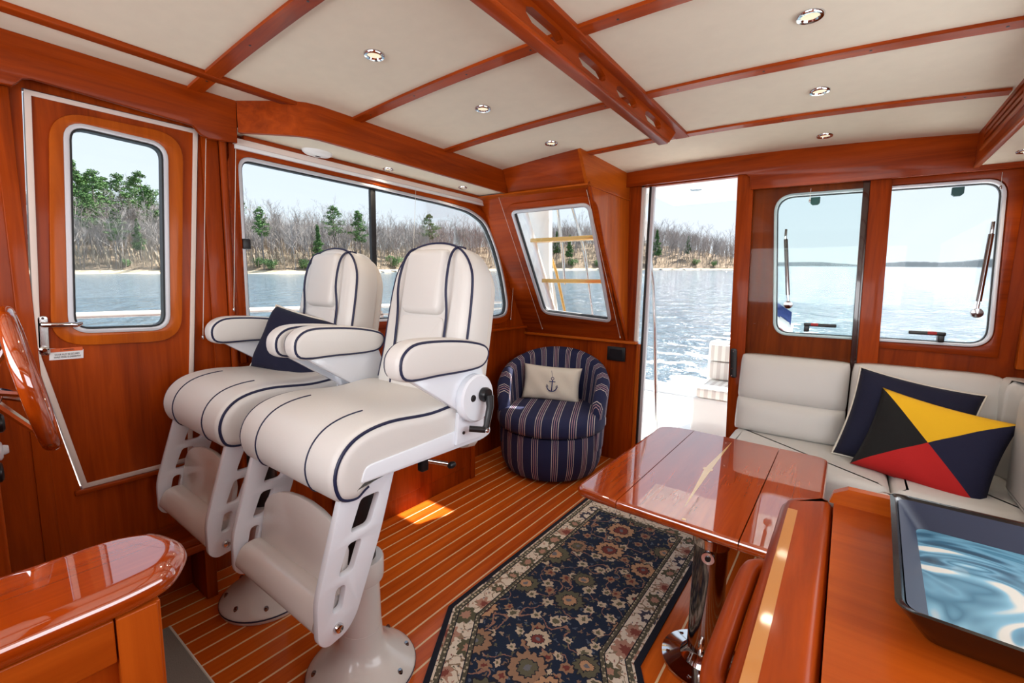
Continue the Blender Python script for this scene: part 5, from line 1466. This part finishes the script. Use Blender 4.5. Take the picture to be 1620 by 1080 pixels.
# boarding pole and white side structure by the doorway
pp = thing('hardtop_post', 'stainless hardtop post bent beside the companionway', 'post', tuple(P(1040, 660, y=4.2)))
c_ = [P(1037, 282, y=4.3), P(1018, 330, y=4.3), P(1024, 380, y=4.25), P(1034, 450, y=4.2), P(1036, 520, y=4.2), P(1038, 690, y=4.2)]
MB().tube(c_[2:], .018, 12).build('lower_tube', 'stainless', pp, True)
MB().tube([c_[0], c_[1], c_[2]], .022, 12).build('upper_tube', 'white_gelcoat', pp, True)
MB().lathe([(.05, -.02), (.05, .0)], tuple(c_[0]), seg=20).build('mount', 'white_gelcoat', pp, True)
ld = thing('deck_ladder', 'flybridge ladder with varnished treads outside the raked window', 'ladder', (-2.0, 3.75, -.1))
def lp_(px, py): return P(px, py, y=3.72)
r1a, r1b, r2a, r2b = lp_(844, 381), lp_(945, 378), lp_(862, 444), lp_(958, 445)
dz = r1a.z - r2a.z
for k in range(-1, 4):
    f = k
    A_ = r1a + (r2a - r1a) * f; B2 = r1b + (r2b - r1b) * f + (r1b - r1a) * .12
    if A_.z < -.05: continue
    MB().box((A_.x, 3.66, A_.z - .018), (B2.x, 3.78, A_.z + .018), .006).build('tread', 'brass_rung', ld, True)
s0_, s1_ = r1a + (r1a - r2a) * 1.5, r1a + (r2a - r1a) * 3.6
MB().tube([s0_, s1_], .026, 10).build('stile', 'white_gelcoat', ld, True)
t0_, t1b = r1b + (r1b - r2b) * 1.5, r1b + (r2b - r1b) * 3.6
MB().tube([t0_ + Vector((.08, 0, 0)), t1b + Vector((.08, 0, 0))], .026, 10).build('stile', 'white_gelcoat', ld, True)
for (q0, q1, q2), m in ((((846, 330), (880, 430), (895, 500)), 'brass_rung'), (((882, 328), (890, 400), (894, 450)), 'stainless'), (((905, 326), (925, 400), (938, 500)), 'stainless')):
    MB().tube([P(*q0, y=4.0), P(*q1, y=4.0), P(*q2, y=4.0)], .014, 10).build('hand_rail', m, ld, True)
sw = thing('cabin_side', 'white moulded cabin side wing outside the raked window', 'superstructure', (-2.4, 3.6, 0), kind='structure')
q4 = [P(818, 318, y=3.9), P(868, 322, y=3.9), P(868, 400, y=3.9), P(872, 440, y=3.9), P(884, 505, y=3.9), P(850, 505, y=3.9)]
MB().prism([P(800, 300, y=3.9), P(868, 300, y=3.9), P(869, 428, y=3.9), P(880, 505, y=3.9), P(840, 505, y=3.9)], (0, .06, 0)).build('wing', 'white_gelcoat', sw, True, sm=False)
# side deck and bulwark along the port side
sd = thing('side_deck', 'white side deck bulwark and cap rail outside the port windows', 'bulwark', (-2.6, 1.2, .5), kind='structure')
zb = 1.12
MB().box((-2.84, YF - 2, zb - .008), (-2.76, 3.6, zb + .018), .008).build('cap_rail', 'white_gelcoat', sd, True)
MB().box((-2.81, YF - 2, -.2), (-2.79, 3.6, .50)).build('bulwark', 'white_gelcoat', sd, True, sm=False)
MB().box((-2.81, YF - 2, 1.055), (-2.785, 3.6, 1.07), .004).build('mid_rail', 'white_gelcoat', sd, True)
for yy in np.arange(-1.0, 3.6, .62):
    MB().prism([Vector((-2.815, yy, 1.09)), Vector((-2.785, yy, 1.09)), Vector((-2.785, yy + .14, .50)), Vector((-2.815, yy + .14, .50))], (0, .03, 0)).build('stanchion', 'white_gelcoat', sd, True, sm=False)
MB().box((-2.8, YF - 2, .28), (XL - .04, 3.6, .32)).build('deck', 'white_gelcoat', sd, True, sm=False)
fg = thing('ensign_flag', 'red white and blue ensign flag at the stern', 'flag', tuple(P(1238, 520, y=5.8)))
p0 = P(1232, 470, y=5.8)
for k, (m, dx) in enumerate((('flag_blue', 0.0), ('flag_white', .06), ('flag_red', .12))):
    q0 = P(1228 + k * 2, 478 + k * 20, y=5.8); 
    vs, fs = [], []
    for i in range(9):
        f = i / 8
        for j in (0, 1):
            vs.append((q0.x + f * .16 + .0, 5.8 + .03 * sin(f * 5 + k), q0.z - j * .14 - f * .10))
    for i in range(8): fs.append((i * 2, i * 2 + 2, i * 2 + 3, i * 2 + 1))
    o = MB().add(vs, fs).build('flag_band', m, fg, True)
    so_ = o.modifiers.new('solid', 'SOLIDIFY'); so_.thickness = .003
MB().tube([P(1224, 440, y=5.8), P(1222, 560, y=5.8)], .012, 8).build('staff', 'stainless', fg, True)

# ================================================================== OUTSIDE: WATER, SHORE AND WOODS
h1, h2 = ray(180, 414), ray(1400, 419)
UP = h2.cross(h1).normalized()
if UP.z < 0: UP = -UP
QT = Vector((0, 0, 1)).rotation_difference(UP)
EYE_H = 2.6
def O(px, dist, h=0.0):
    r = ray(px, 420); r = (r - UP * r.dot(UP)).normalized()
    return EYE + r * dist + UP * (h - EYE_H)
water = thing('river', 'grey blue river water with wake behind the boat', 'water', tuple(EYE - UP * EYE_H), kind='structure')
water.rotation_mode = 'QUATERNION'; water.rotation_quaternion = QT
me = bpy.data.meshes.new('water_surface')
me.from_pydata([(-6000, -6000, 0), (6000, -6000, 0), (6000, 6000, 0), (-6000, 6000, 0)], [], [(0, 1, 2, 3)])
link_mesh('water_surface', me, water, False, 'river_water')

cols = [-700, -400, -150, 0, 60, 120, 200, 300, 400, 500, 600, 700, 800, 900, 1000, 1080, 1150, 1200, 1230]
dist_k = [(-700, 190), (0, 140), (180, 137), (300, 130), (450, 122), (600, 132), (700, 150), (950, 195), (1150, 240), (1300, 262)]
def shore_d(px): return float(np.interp(px, [a for a, _ in dist_k], [b for _, b in dist_k]))
hill_k = [(-700, 14), (100, 15), (260, 12.5), (380, 9), (600, 9), (720, 10.5), (830, 13), (950, 15.5), (1020, 16), (1080, 13), (1150, 8), (1190, 4.0), (1230, 0.2)]
def hill_h(px): return float(np.interp(px, [a for a, _ in hill_k], [b for _, b in hill_k]))
shore = thing('shoreline', 'wooded far bank with leaf litter slope and sandy beach', 'shore', tuple(O(500, 130)), kind='structure')
def ground(px, s):
    """point on the bank, s metres behind the water's edge"""
    h = hill_h(px)
    z = .5 * min(1, s / 2.0) + (h - .5) * (1 - math.exp(-max(0, s - 2) / 26))
    return O(px, shore_d(px) + s, z)
vs, fs = [], []
pxs = np.linspace(-700, 1230, 120); ss = [-3, 0.5, 2.5, 5, 10, 18, 30, 48, 75]
rnd = random.Random(3)
for px in pxs:
    for s in ss:
        p = ground(px, s) if s > 0 else O(px, shore_d(px) + s, -.3)
        vs.append(p + UP * (rnd.uniform(-.3, .3) if s > 4 else 0))
ns = len(ss)
for i in range(len(pxs) - 1):
    for k in range(ns - 1): fs.append((i * ns + k, (i + 1) * ns + k, (i + 1) * ns + k + 1, i * ns + k + 1))
me = bpy.data.meshes.new('bank'); me.from_pydata(vs, [], fs)
me.materials.append(MATS['leaf_litter']); me.materials.append(MATS['beach_sand'])
for i, pgn in enumerate(me.polygons): pgn.material_index = 1 if (i % (ns - 1)) < 2 else 0
o = link_mesh('bank', me, shore, True)
far = thing('far_hills', 'low hazy blue hills on the far shore', 'hills', tuple(O(1400, 900)), kind='structure')
vs, fs = [], []
fx = np.linspace(1080, 2300, 200)
for i, px in enumerate(fx):
    h = 8.5 + 3.5 * sin(px * .012 + 1) + 1.6 * sin(px * .045) + rnd.uniform(-.5, .5)
    for d, z in ((900, -.5), (905, .6), (925, h * .8), (990, h), (1080, h * .8)):
        vs.append(O(px, d, z))
for i in range(len(fx) - 1):
    for k in range(4): fs.append((i * 5 + k, (i + 1) * 5 + k, (i + 1) * 5 + k + 1, i * 5 + k + 1))
me = bpy.data.meshes.new('hill_ridge'); me.from_pydata(vs, [], fs); link_mesh('hill_ridge', me, far, True, 'far_hill')

def bare_tree(seed, H=13.0):
    r = random.Random(seed); mb = MB()
    def branch(p, d, L, rad, lev):
        n = 4 if lev == 0 else 3
        pts = [p]; q = p.copy(); dd = d.copy()
        for i in range(n):
            dd = (dd + Vector((r.uniform(-1, 1), r.uniform(-1, 1), r.uniform(-.2, .5))) * (.10 if lev == 0 else .22)).normalized()
            q = q + dd * (L / n); pts.append(q.copy())
        mb.tube(pts, [rad * (1 - .75 * i / n) for i in range(n + 1)], 3)
        if lev >= 3: return
        cnt = (11, 5, 4)[lev]
        for k in range(cnt):
            f = r.uniform(.30 if lev == 0 else .15, 1.0); i = min(n - 1, int(f * n)); g = f * n - i
            s = pts[i] * (1 - g) + pts[i + 1] * g
            a = r.uniform(0, 2 * pi); t = (pts[i + 1] - pts[i]).normalized(); u = t.orthogonal().normalized(); w = t.cross(u)
            sp = r.uniform(.5, .95)
            nd = (t * cos(sp) + (u * cos(a) + w * sin(a)) * sin(sp) + Vector((0, 0, .25))).normalized()
            branch(s, nd, L * r.uniform(.32, .5) * (1.15 - f * .45), rad * (.5 if lev == 0 else .6) * (1.1 - f * .4), lev + 1)
    branch(Vector((0, 0, -.6)), Vector((r.uniform(-.08, .08), r.uniform(-.08, .08), 1)).normalized(), H, .14, 0)
    return mb.mesh('bare_tree_mesh')
def leaf_cards(mb, c, rx, rz, n, size, r):
    for _ in range(n):
        while True:
            p = Vector((r.uniform(-1, 1), r.uniform(-1, 1), r.uniform(-1, 1)))
            if p.length <= 1: break
        p = Vector((c.x + p.x * rx, c.y + p.y * rx, c.z + p.z * rz))
        a = Vector((r.uniform(-1, 1), r.uniform(-1, 1), r.uniform(-.5, .5))).normalized() * size * r.uniform(.6, 1.3)
        b = a.orthogonal().normalized() * size * .5; b.rotate(Quaternion(a.normalized(), r.uniform(0, 6.28)))
        mb.add([p - a, p + b, p + a, p - b], [(0, 1, 2, 3)])
def pine(seed, H=17.0, crown=.45, spread=3.0, narrow=False):
    r = random.Random(seed); fo = MB(); tr_ = MB()
    tr_.tube([(0, 0, -.6), (r.uniform(-.2, .2), 0, H * .5), (0, r.uniform(-.2, .2), H)], [.26, .17, .04], 5)
    z = H * (1 - crown); 
    while z < H - .3:
        f = (z - H * (1 - crown)) / (H * crown)
        L = r.uniform(.6, 1.15) * spread * ((1 - f) ** .8 if narrow else (.55 + .45 * sin(pi * min(1, f * .9 + .25)))) * r.uniform(.65, 1.2)
        for k in range(3 if not narrow else 4):
            a = r.uniform(0, 2 * pi); e = Vector((cos(a) * L, sin(a) * L, z + L * (.12 if not narrow else -.12)))
            tr_.tube([(0, 0, z), e * .5 + Vector((0, 0, z)) * .5, e], [.06, .045, .02], 3)
            for g in (.45, .75, 1.0):
                c = Vector((0, 0, z)).lerp(e, g); leaf_cards(fo, c + Vector((0, 0, r.uniform(-.3, .4))), L * .30 + .2, .42, 20, .26, r)
        z += H * .036 * r.uniform(.6, 1.5) * (.9 if narrow else 1)
    leaf_cards(fo, Vector((0, 0, H)), .5, .6, 25, .3, r)
    return tr_.mesh('trunk'), fo.mesh('needles')
def shrub(seed):
    r = random.Random(seed); fo = MB(); tr_ = MB()
    for k in range(7):
        a = r.uniform(0, 6.28); d = r.uniform(0, 1.4); z = r.uniform(.7, 2.1)
        c = Vector((cos(a) * d, sin(a) * d, z)); leaf_cards(fo, c, .95, .75, 110, .22, r)
        tr_.tube([(0, 0, -.3), tuple(c)], [.06, .02], 3)
    return tr_.mesh('stems'), fo.mesh('foliage')
bare_vars = []
for i in range(6):
    m = bare_tree(100 + i, 12.5 + i * .5); m.materials.append(MATS['bark'] if i % 2 else MATS['bark_dark']); bare_vars.append(m)
pine_vars = []
for i, (H, c, s, nrw) in enumerate(((17, .42, 2.6, False), (18, .5, 3.4, False), (14, .72, 2.0, True), (16, .55, 2.8, False), (18, .35, 2.4, False))):
    a, b = pine(200 + i, H, c, s, nrw); a.materials.append(MATS['bark_dark']); b.materials.append(MATS['pine_needles']); pine_vars.append((a, b))
shrub_vars = []
for i in range(3):
    a, b = shrub(300 + i); a.materials.append(MATS['bark_dark']); b.materials.append(MATS['shrub_leaves']); shrub_vars.append((a, b))

def put(o, p, rz, s):
    o.rotation_mode = 'QUATERNION'
    o.rotation_quaternion = QT @ Quaternion((0, 0, 1), rz)
    o.location = p; o.scale = (s, s, s)
def place_two(name, label, cat, group, parts, names, px, s_back, scale, rz):
    t = bpy.data.objects.new(name, None); COL.objects.link(t); tag(t, label, cat, group)
    put(t, ground(px, s_back), rz, scale)
    for m, nm in zip(parts, names):
        o = bpy.data.objects.new(nm, m); COL.objects.link(o); o.parent = t
    return t
r = random.Random(11)
# individual evergreens one can pick out
PINES = [(418, 3, 0, 1.0, 'slim pine near the forward edge of long window'), (506, 3, 2, .92, 'narrow bright conifer left of the tall spreading pine in long window'),
         (532, 10, 1, .98, 'tall spreading pine beside the black mullion'), (571, 8, 3, 1.06, 'slender pine just left of the black window mullion'),
         (681, 10, 1, 1.0, 'pine above the backrest of the nearer helm chair'), (380, 12, 4, 1.15, 'pine branches at the forward edge of long window'),
         (165, 14, 1, 1.08, 'large dark pine in the middle of side door window'), (118, 18, 3, 1.15, 'pine at the forward edge of side door window'),
         (140, 26, 0, 1.15, 'pine behind the large dark pine in side door window'), (205, 22, 1, 1.0, 'pine right of the large dark pine in side door window'),
         (245, 16, 3, 1.0, 'pine at the aft edge of side door window'), (225, 8, 2, .7, 'small conifer low in side door window'),
         (128, 36, 1, 1.0, 'pine high on the slope at the forward side of side door window'), (180, 38, 3, 1.0, 'pine high on the slope in the middle of side door window'), (228, 34, 1, .95, 'pine high on the slope at the aft side of side door window'), (155, 44, 3, 1.0, 'topmost pine on the ridge in side door window'),
         (150, 8, 1, .85, 'lower pine at the middle left of side door window'), (192, 6, 3, .8, 'lower pine at the middle right of side door window'), (238, 27, 1, 1.05, 'tall pine near the aft edge of side door window'),
         (1037, 6, 2, 1.25, 'dark conifer in the companionway view'), (1086, 14, 2, .9, 'small pine right of the dark conifer in companionway view'),
         (900, 6, 2, .95, 'green conifer seen through the ladder'), (880, 10, 2, .95, 'conifer seen left in the raked window')]
for px, s, v, sc, lb in PINES:
    place_two('pine_tree', lb, 'tree', 'pines on the far bank', pine_vars[v], ('trunk', 'needles'), px, s, sc * (.95 if px < 300 else .85), r.uniform(0, 6.28))
for px, s, sc, lb in ((625, 4, 1.35, 'round green bush between the two helm chair backs'), (430, 3, 1.0, 'green bush near the water in long window'), (480, 4, 1.0, 'pale bush behind far helm chair'), (410, 5, .9, 'low bush by the forward edge of long window'),
                      (200, 4, .7, 'small bush on the beach in side door window'), (1100, 6, 1.1, 'bush above rocks in the companionway view'), (1130, 5, 1.0, 'bush near the door post in the companionway view'), (905, 4, 1.2, 'bush seen under the upper ladder tread'), (945, 4, 1.1, 'bush at the inboard edge of raked window')):
    place_two('bush', lb, 'bush', 'bushes on the far bank', shrub_vars[int(px) % 3], ('stems', 'foliage'), px, s, sc, r.uniform(0, 6.28))
# bare winter trees: the 290 that show largest, the rest as one belt of woodland
n_ind = 0; rest = []
spans = [(95, 270, 52), (372, 800, 120), (820, 975, 50), (1012, 1165, 60)]
for a, b, n in spans:
    for k in range(n):
        px = a + (b - a) * (k + r.random()) / n; s = 3 + 42 * r.random() ** 1.5
        o = bpy.data.objects.new('bare_tree', bare_vars[r.randrange(6)]); COL.objects.link(o)
        put(o, ground(px, s), r.uniform(0, 6.28), r.uniform(.62, .92) * (1.0 if px < 800 else 1.1))
        where = ('in the side door window', 'in the long port window', 'in the raked window', 'in the companionway view')[spans.index((a, b, n))]
        tag(o, 'leafless grey tree on the far bank ' + where, 'tree', 'bare trees ' + where); n_ind += 1
wd = MB()
small = []
for i in range(4):
    rr = random.Random(900 + i); mb = MB()
    for k in range(44):
        z0 = rr.uniform(3, 8); a = rr.uniform(0, 6.28); L = rr.uniform(1.5, 4.2)
        e = Vector((cos(a) * L * .6, sin(a) * L * .6, z0 + L))
        mb.tube([(0, 0, z0), tuple(Vector((0, 0, z0)).lerp(e, .5) + Vector((0, 0, -.2))), tuple(e)], [.06, .045, .02], 3)
    mb.tube([(0, 0, -.5), (rr.uniform(-.3, .3), rr.uniform(-.3, .3), 12)], [.13, .04], 3)
    small.append(mb)
for k in range(1700):
    px = r.uniform(-300, 1175); s = r.uniform(10, 72); m = small[k % 4]; g = ground(px, s); sc = r.uniform(.55, .95) * (1.0 if px < 800 else 1.05)
    R = (QT @ Quaternion((0, 0, 1), r.uniform(0, 6.28))).to_matrix()
    wd.add([g + R @ (Vector(v) * sc) for v in m.v], m.f)
br0 = len(wd.f)
for k in range(9000):                                    # brush and saplings covering the slope
    px = r.uniform(60, 1180); s = 2.5 + 60 * r.random() ** 1.3; g = ground(px, s); h = r.uniform(1.0, 4.2); w = r.uniform(.03, .09)
    dx = Vector((r.uniform(-1, 1), r.uniform(-1, 1), 0)); top_ = g + UP * h + dx * h * .28; sd_ = Vector((dx.y, -dx.x, 0)).normalized() * w
    mid = g.lerp(top_, .5) + dx * .1
    wd.add([g - sd_, g + sd_, top_, mid + sd_ * 3 + UP * h * .3], [(0, 1, 2), (0, 2, 3)])
me = bpy.data.meshes.new('branches'); me.from_pydata(wd.v, [], wd.f); ob = link_mesh('woodland', me, shore, True, ['bark', 'brush'])
for pgn in list(me.polygons)[br0:]: pgn.material_index = 1; ob['kind'] = 'stuff'
# pale rocks at the water's edge
rk_used = []
for k in range(26):
    px = r.choice([r.uniform(1015, 1160), r.uniform(905, 975), r.uniform(600, 640)])
    g = O(px, shore_d(px) + r.uniform(0, 1.5), .15)
    if any((g - q_).length < 3.4 for q_ in rk_used): continue
    rk_used.append(g)
    bm = bmesh.new(); bmesh.ops.create_icosphere(bm, subdivisions=1, radius=r.uniform(.4, 1.0))
    for v in bm.verts: v.co = Vector((v.co.x * 1.5, v.co.y, v.co.z * .6)) * r.uniform(.8, 1.2)
    me = bpy.data.meshes.new('rock'); bm.to_mesh(me); bm.free(); me.materials.append(MATS['rock'])
    o = bpy.data.objects.new('shore_rock', me); COL.objects.link(o); o.location = g
    where = 'in the companionway view' if px > 1000 else 'in the raked window' if px > 800 else 'between the helm chair backs'
    tag(o, 'pale rock at the far water edge ' + where, 'rock', 'rocks ' + where)
